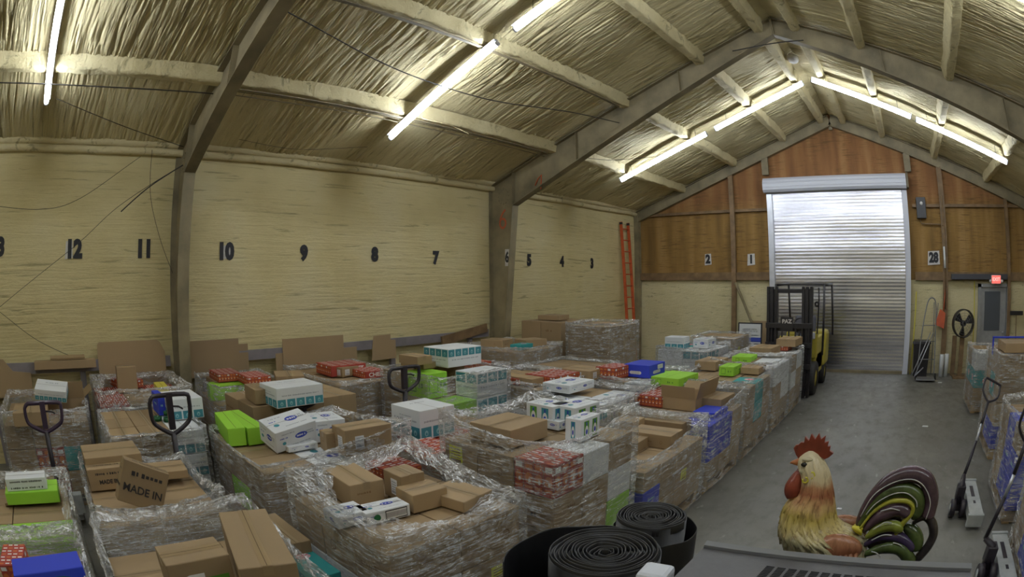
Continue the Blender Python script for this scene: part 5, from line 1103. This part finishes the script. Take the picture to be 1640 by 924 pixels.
# ---------------- things along the end wall ----------------
orange = simple('ladder_orange', (.55, .10, .03), .5, 0, .15, 8); alu = simple('aluminium', (.55, .55, .55), .35, .6)
ld = thing('ladder', 'orange fibreglass ladder leaning in the far left corner of the room', 'ladder', (.32, 13.15, 0))
lean = Matrix.Rotation(-.06, 4, 'Y')
for s in (-1, 1):
    mb = MB(); mb.box((0, s * .19, 1.88), (.075, .03, 3.76), 0, 0, lean); mb.build('side_rail', orange, ld); MB().box((0, s * .19, 3.72), (.08, .034, .06), 0, 0, lean).build('rail_cap', black_paint, ld)
for i in range(12): MB().tube([lean @ Vector((0, -.19, .28 + i * .30)), lean @ Vector((0, .19, .28 + i * .30))], .016, 8).build('rung', orange, ld)
mb = MB(); mb.tube([(3.03, 13.75, 2.15), (3.97, 13.45, .35), (4.1, 13.4, .02)], .035, 8); tag(mb.build('steel_bar', steel_p, None, (4.1, 13.4, 0)), 'grey steel bar leaning diagonally on the end wall left of the roll-up door', 'bar')
mb = MB().box((3.75, 13.80, .60), (.62, .03, 1.20), 0, 0, Matrix.Translation((0, 0, 0))); tag(mb.build('cardboard_sheet', BROWN, None, (3.75, 13.8, 0)), 'brown cardboard sheet standing by the end wall left of the forklift', 'cardboard')
sg = thing('easel_sign', 'framed blue and white notice sign on a black easel left of the forklift', 'sign', (3.65, 13.1, 0))
MB().box((0, 0, .95), (.64, .03, .52), 0, 0, None, .01).build('frame', black_paint, sg)
mb = MB(); F = Matrix.Translation((0, -.017, .95)) @ ROT_B; rnd = random.Random(8); patch(mb, F, 0, .03, .57, .40, 0); patch(mb, F, 0, -.14, .57, .10, 1, .002); scrib(mb, F, 0, .08, .40, .09, 2, rnd, 2); scrib(mb, F, 0, -.04, .40, .05, 1, rnd); patch(mb, F, 0, -.215, .57, .03, 0, .003)
mb.build('notice', [CWHITE, PBLUE, PGREY], sg)
for s in (-1, 1): MB().tube([(s * .30, .01, 1.2), (s * .34, -.05, 0)], .013, 6).build('leg', black_paint, sg)
MB().tube([(0, .03, 1.15), (0, .40, 0)], .013, 6).build('leg', black_paint, sg)
mb = MB(); mb.box((8.30, YB - .12, 3.92), (.27, .16, .50), 0, 0, None, .01); bx_ = mb.build('control_box', simple('dark_box', (.05, .05, .055), .5), None, (8.3, YB - .12, 3.92)); tag(bx_, 'dark electrical control box on the end wall right of the roll-up door hood', 'control box')
MB().cyl((0.01, -.085, .10), (0.01, -.10, .10), .045, 16).build('white_knob', PWHITE, bx_)
mb = MB(); mb.tube([(8.25, YB - .08, 3.66), (8.28, YB - .08, 3.55), (8.85, YB - .08, 3.53), (8.9, YB - .19, 3.50)], .018, 8); mb.tube([(8.93, YB - .19, 4.2), (8.93, YB - .19, 1.55)], .016, 8)
tag(mb.build('conduit', post_brown, None, (8.93, YB - .19, 1.55)), 'thin conduit run from the control box down the wall post', 'conduit')
tag(MB().cyl((8.915, YB - .23, 2.50), (8.90, YB - .23, 3.0), .028, 12).build('white_tube', CWHITE, None, (8.9, YB - .23, 2.5)), 'short white tube fixed upright on the post right of the door', 'tube')
tag(MB().box((9.98, YB - .14, 2.30), (1.75, .20, .13), 0, 0, None, .01).build('wall_shelf', simple('dark_shelf', (.06, .06, .075), .5), None, (9.98, YB - .14, 2.3)), 'long dark shelf board above the grey exit door', 'shelf')
ex = thing('exit_sign', 'small red lit EXIT sign above the grey exit door', 'sign', (10.47, YB - .27, 2.24))
exm, t, b, o = nt('exit_glow'); b.inputs['Base Color'].default_value = (.8, .1, .08, 1); b.inputs['Emission Color'].default_value = (1, .12, .10, 1); b.inputs['Emission Strength'].default_value = 1.3
MB().box((0, 0, 0), (.30, .06, .20), 0, 0, None, .008).build('housing', PWHITE, ex); mb = MB(); patch(mb, Matrix.Translation((0, -.031, 0)) @ ROT_B, 0, 0, .27, .18, 0); mb.build('lit_face', exm, ex)
exl, t, b, o = nt('exit_letter'); b.inputs['Base Color'].default_value = (.9, .6, .55, 1); b.inputs['Emission Color'].default_value = (1, .55, .5, 1); b.inputs['Emission Strength'].default_value = .9
mb = MB(); text_mesh(mb, 'EXIT', .115, Matrix.Translation((0, -.034, 0)) @ ROT_B, 0, .001, .002); mb.build('lettering', exl, ex)
for s in (-1, 1): MB().lathe([(.0, 0), (.03, 0), (.04, .05), (.0, .052)], 14, 0, Matrix.Translation((s * .19, -.01, -.03)) @ Matrix.Rotation(s * .9, 4, 'Y') @ Matrix.Rotation(PI * .6, 4, 'X')).build('emergency_lamp', PWHITE, ex)
# black bin with a hand truck before it
bn = thing('waste_bin', 'black plastic waste bin by the end wall right of the roll-up door', 'bin', (8.27, 13.66, 0))
def taper(mb, w0, d0, w1, d1, z0, z1, mi=0):
    vs = [(sx * w / 2, sy * d / 2, z) for w, d, z in ((w0, d0, z0), (w1, d1, z1)) for sx, sy in ((-1, -1), (1, -1), (1, 1), (-1, 1))]
    mb.add(vs, [(0, 3, 2, 1), (4, 5, 6, 7)] + [(i, (i + 1) % 4, 4 + (i + 1) % 4, 4 + i) for i in range(4)], mi)
mb = MB(); taper(mb, .38, .34, .46, .42, 0, .76); mb.build('body', fk_b, bn); mb = MB(); taper(mb, .52, .47, .50, .45, .76, .82); mb.build('lid', fk_b, bn)
ht = thing('hand_truck', 'tall grey tubular hand truck parked before the black bin by the end wall', 'hand truck', (8.42, 12.92, 0)); ht_m = simple('truck_grey', (.20, .20, .21), .4, .3)
mb = MB(); mb.tube(smooth_path([(-.26, .10, .10), (-.20, .30, .9), (-.10, .42, 1.5), (.0, .50, 1.78), (.14, .50, 1.80), (.20, .46, 1.6), (.20, .30, .9), (.22, .10, .10)], 5), .016, 8)
for z in (.45, .85, 1.2): mb.tube([(-.22 + z * .04, .10 + z * .24, z), (.215, .10 + z * .24, z)], .011, 6)
mb.build('frame', ht_m, ht)
MB().box((-.02, -.05, .05), (.52, .36, .02), 0, 0, None, .004).build('toe_plate', ht_m, ht)
mb = MB(); mb.tube([(-.10, -.02, .30), (-.34, -.10, .10)], .012, 6); mb.tube([(.14, .32, 1.05), (-.32, -.06, .12)], .012, 6); mb.tube([(.06, .30, 1.05), (-.40, -.06, .14)], .012, 6); mb.build('brace', galv, ht)
for s in (-1, 1): MB().cyl((s * .27 - .03, .14, .075), (s * .27 + .02, .14, .075), .075, 18).build('wheel', tyre, ht)
for i, (x, y, lb) in enumerate([(8.87, 13.45, 'white plastic film roll standing on end, left of two by the end wall'), (9.02, 13.55, 'white plastic film roll standing on end, right of two by the end wall')]):
    tag(MB().lathe([(.02, 0), (.065, 0), (.065, .52), (.06, .525), (.022, .525), (.02, .50), (.02, 0)], 24).build('film_roll', CWHITE, None, (0, 0, 0)), lb, 'film roll').location = (x, y, 0)
dp = thing('dustpan', 'orange long-handled dustpan hanging on the post beside the fan', 'dustpan', (8.80, YB - .163, 1.55))
mb = MB(); mb.add([(-.17, 0, -.36), (.10, 0, -.46), (.14, 0, -.10), (-.02, 0, .0), (-.17, -.10, -.36), (.10, -.10, -.46), (.14, -.03, -.10), (-.02, -.03, .0)], [(0, 1, 2, 3), (0, 4, 5, 1), (1, 5, 6, 2), (2, 6, 7, 3), (3, 7, 4, 0), (7, 6, 5, 4)]); mb.build('pan', orange, dp)
MB().tube([(.08, -.02, -.05), (.13, -.02, .50)], .014, 8).build('handle', orange, dp)
fn = thing('pedestal_fan', 'round dark drum fan on a brown wooden stand by the end wall', 'fan', (9.42, 13.35, 0))
mb = MB(); Fm = Matrix.Translation((0, -.02, 1.25)) @ Matrix.Rotation(PI / 2, 4, 'X') @ Matrix.Rotation(.25, 4, 'Y')
mb.lathe([(.31, -.09), (.325, -.08), (.325, .08), (.31, .09), (.305, .08), (.305, -.08), (.31, -.09)], 40, 0, Fm); mb.build('drum', simple('fan_brown', (.035, .03, .025), .5), fn)
mb = MB()
for k in range(5):
    r0 = .06 + k * .06; mb.add([], []); mb.tube([Fm @ Vector((r0 * math.cos(2 * PI * i / 28), r0 * math.sin(2 * PI * i / 28), .09)) for i in range(28)], .003, 5, 0, closed=True)
for k in range(12): a = 2 * PI * k / 12; mb.tube([Fm @ Vector((.03 * math.cos(a), .03 * math.sin(a), .095)), Fm @ Vector((.31 * math.cos(a), .31 * math.sin(a), .09))], .003, 5)
mb.build('guard_grille', ht_m, fn)
MB().lathe([(0, .06), (.07, .06), (.07, -.08), (0, -.08)], 20, 0, Fm).build('motor', fk_b, fn)
for k in range(3):
    a0 = 2 * PI * k / 3; vs = []
    for i in range(6):
        a = a0 + i * .16; vs += [Fm @ Vector((.06 * math.cos(a), .06 * math.sin(a), .02 - i * .006)), Fm @ Vector((.28 * math.cos(a), .28 * math.sin(a), .04 - i * .014)), Fm @ Vector((.06 * math.cos(a), .06 * math.sin(a), .014 - i * .006)), Fm @ Vector((.28 * math.cos(a), .28 * math.sin(a), .034 - i * .014))]
    fs = [(i * 4, i * 4 + 1, i * 4 + 5, i * 4 + 4) for i in range(5)] + [(i * 4 + 2, i * 4 + 6, i * 4 + 7, i * 4 + 3) for i in range(5)] + [(1, 3, 7, 5), (0, 4, 6, 2), (0, 2, 3, 1), (20, 21, 23, 22)]
    MB().add(vs, fs, 0, True).build('blade', fk_b, fn)
MB().box((.0, .06, .52), (.13, .09, 1.0)).box((0, .03, .02), (.42, .42, .04)).build('stand', post_brown, fn)
bm_yel = simple('yellow_handle', (.60, .52, .05), .5)
br = thing('broom', 'upturned black push broom leaning right of the grey exit door', 'broom', (11.18, YB - .25, 0)); MB().tube([(0, 0, 0), (-.02, .05, 1.42)], .013, 8).build('handle', post_brown, br); MB().box((-.02, .02, 1.46), (.42, .07, .10), 0, 0, None, .01).build('head', fk_b, br)
tag(MB().tube([(7.99, YB - .34, .02), (8.07, YB - .24, 1.95)], .016, 8).build('yellow_pole', bm_yel, None, (7.99, YB - .34, 0)), 'yellow pole leaning beside the right rail of the roll-up door', 'pole')
tag(MB().tube([(9.80, YB - .34, .02), (9.82, YB - .10, 2.2)], .014, 8).build('yellow_pole', bm_yel, None, (9.8, YB - .34, 0)), 'yellow pole standing between the drum fan and the exit door', 'pole')
tag(MB().tube([(8.60, YB - .30, .02), (8.60, YB - .12, 1.7), (8.72, YB - .12, 1.68), (8.64, YB - .2, .9)], .012, 8).build('bent_rod', ht_m, None, (8.6, YB - .3, 0)), 'bent grey rod hanging behind the hand truck', 'rod')
tag(MB().box((9.23, 13.66, .47), (.13, .04, .94), 0, 0, Matrix.Identity(4)).build('wood_board', post_brown, None, (9.23, 13.66, 0)), 'short brown wooden board upright between film rolls and fan', 'board')

# ---------------- right hand stacks ----------------
STK_R = [
 ('right aisle stack with blue edge protector', 9.22, 10.3, 7.12, 8.3, [(.30, 'ub/ub/bb'), (.30, 'bb/bb/bb'), (.30, 'bb/tb/bb'), (.30, 'bb/bb/bb')], dict(top=1.36, dip=.02, fold=.10, bulge=.06)),
 ('right aisle stack nearest the exit door', 9.25, 10.3, 9.75, 10.9, [(.30, 'bb/bb'), (.30, 'tb/tb'), (.30, 'nb/bb')], dict(top=1.10, fold=.10, bulge=.06)),
 ('right edge stack with stacked blue cartons', 9.12, 10.1, 5.05, 6.2, [(.27, 'ub/ub/bb'), (.27, 'ub/ub/bb'), (.25, 'bb/ub/bb')], dict(top=1.06, dip=.03, fold=.10, rim=(.0, .08, .1, -.04), bulge=.06)),
 ('bottom right corner stack', 9.12, 10.1, 3.4, 4.5, [(.27, 'ub/ub/bb'), (.25, 'sb/bb/bb')], dict(top=.80, dip=.03, fold=.08, bulge=.05)),
]
for desc, x0, x1, y0, y1, lay, fk_ in STK_R: stack(desc, x0, x1, y0, y1, lay, fk_)
carton('brown', 9.70, 7.55, 1.345, .80, .60, .12, 0, 'long brown carton on the right stack below the blue edge strip', '')
r = thing('edge_protector', 'blue plastic edge strip bent over the right hand stack', 'strip', (9.5, 7.9, 1.47)); MB().box((.15, -.06, .013), (.9, .06, .02), 0, 0, None, .004).box((-.29, -.06, -.10), (.02, .06, .24), 0, 0, None, .004).build('strip', CBLUE, r)
# scraps on the floor
for x, y, s, lb in ((8.25, 8.81, .06, 'white paper scrap on the aisle floor before the roll-up door'), (7.17, 5.33, .03, 'tiny white scrap on the aisle floor behind the rooster tail'), (8.80, 12.7, .06, 'pale scrap on the floor before the film rolls')):
    mb = MB(); mb.add([(-s, -s * .5, 0), (s * .9, -s * .6, 0), (s, s * .5, 0), (-s * .7, s * .7, 0), (-s, -s * .5, .004), (s * .9, -s * .6, .004), (s, s * .5, .006), (-s * .7, s * .7, .004)], [(0, 3, 2, 1), (4, 5, 6, 7), (0, 1, 5, 4), (1, 2, 6, 5), (2, 3, 7, 6), (3, 0, 4, 7)]); o = mb.build('paper_scrap', CWHITE, None, (0, 0, 0)); o.location = (x, y, .001); tag(o, lb, 'scrap')
# green tape rolls on the second jack's stack
tg = simple('green_tape', (.01, .10, .03), .4)
for i, (x, y, z) in enumerate(((2.32, .98, .985), (2.40, 1.09, .985), (2.30, 1.12, 1.02))): 
    o = MB().lathe([(.03, 0), (.055, 0), (.055, .035), (.03, .035), (.03, 0)], 20).build('tape_roll', tg, None, (0, 0, 0)); o.location = (x, y, z + (.012 if i < 2 else .014)); tag(o, ('dark green tape roll nearest the jack handle', 'dark green tape roll beside the white carton column', 'dark green tape roll lying on two others')[i] , 'tape roll')
# ---------------- cables under the roof and on the left wall ----------------
def cable(pts, label, r=.006, mat=None): 
    P = smooth_path(pts, 8); return tag(MB().tube(P, r, 5).build('cable', mat or black_wire, None, P[0]), label, 'cable')
cable([(3.0, 1.95, 4.88), (2.64, 3.37, 4.74), (2.51, 4.43, 4.69), (2.53, 5.56, 4.70), (2.80, 6.9, 4.80), (3.0, 8.0, 4.85)], 'dark double cable sagging across the bay from the nearest frame', .008)
cable([(1.53, -1.5, 4.40), (1.56, .3, 4.375), (1.53, 1.8, 4.42)], 'black cable along the lower purlin left of the nearest frame', .008)
cable([(1.12, -.3, 4.36), (.75, .8, 4.16), (.40, 1.78, 4.04)], 'thin dark wire running down to the top of the nearest column', .005)
cable([(.12, .95, 3.2), (.30, 1.33, 3.5), (.42, 1.80, 3.79)], 'short dark rope tied to the nearest column below its top', .009)
cable([(.14, -1.6, 3.32), (.14, -.40, 3.22), (.14, .30, 3.37), (.2, 1.17, 3.92)], 'thin sagging wire on the yellow wall above number 12', .004)
cable([(.2, -1.5, 1.75), (.2, -.98, 2.03), (.2, .22, 2.74), (.2, .90, 3.26), (.3, 1.8, 3.8)], 'thin straight wire rising diagonally across number 12 to the column', .004)
cable([(.14, -1.6, 2.3), (.14, -.99, 1.96), (.14, -.39, 1.60), (.14, .3, 1.32)], 'thin wire falling to the rail at the far left', .004)
cable([(.2, 1.34, 4.02), (.2, 1.38, 3.43), (.2, 1.56, 2.87), (.26, 1.76, 2.4)], 'thin wire hanging down beside the nearest column', .004)
cable([(.5, 2.6, 4.18), (.6, 3.52, 4.10), (.8, 4.6, 4.22)], 'faint wire sagging under the roof right of the nearest frame', .003)
cable([(5.2, 7.98, 5.79), (5.94, 7.95, 5.82), (6.45, 7.98, 5.83)], 'thin tie rod below the peak of the second frame', .010)
cable([(1.6, 8.2, 4.55), (1.9, 9.4, 4.58), (2.6, 10.55, 4.80)], 'loose wire from the second frame to the lowest far tube lamp', .005)
cable([(1.70, 4.9, 4.50), (1.85, 5.2, 4.44), (1.75, 5.5, 4.46), (1.9, 5.6, 4.36)], 'curled loose wire at the lower end of the middle tube lamp', .006, foam_trim)
o = MB(); ell(o, (5.92, 9.64, 6.22), (.12, .20, .08)); tag(o.build('foam_patch', white_patch, None, (5.92, 9.64, 6.22)), 'whitish plastic patch stuck in the foam at the roof peak', 'patch')
for dx, dz, lb in ((.10, .0, 'dark conduit line below the lower purlin, upper of two'), (.055, -.035, 'dark conduit line below the lower purlin, lower of two')):
    cable([(1.53 + dx - .14, y, 4.50 + dz + .004 * math.sin(y * 2.3 + dz * 40)) for y in np.linspace(1.95, 7.95, 14)], lb, .007, steel_dark)
# every carton past the three hundred that show largest, as one body
if REST.v: o = REST.build('stacked_cartons', RMATS, None, (0, 0, 0)); stuff(tag(o, 'further brown and coloured cartons deep inside and behind the wrapped pallet stacks', 'cartons'))
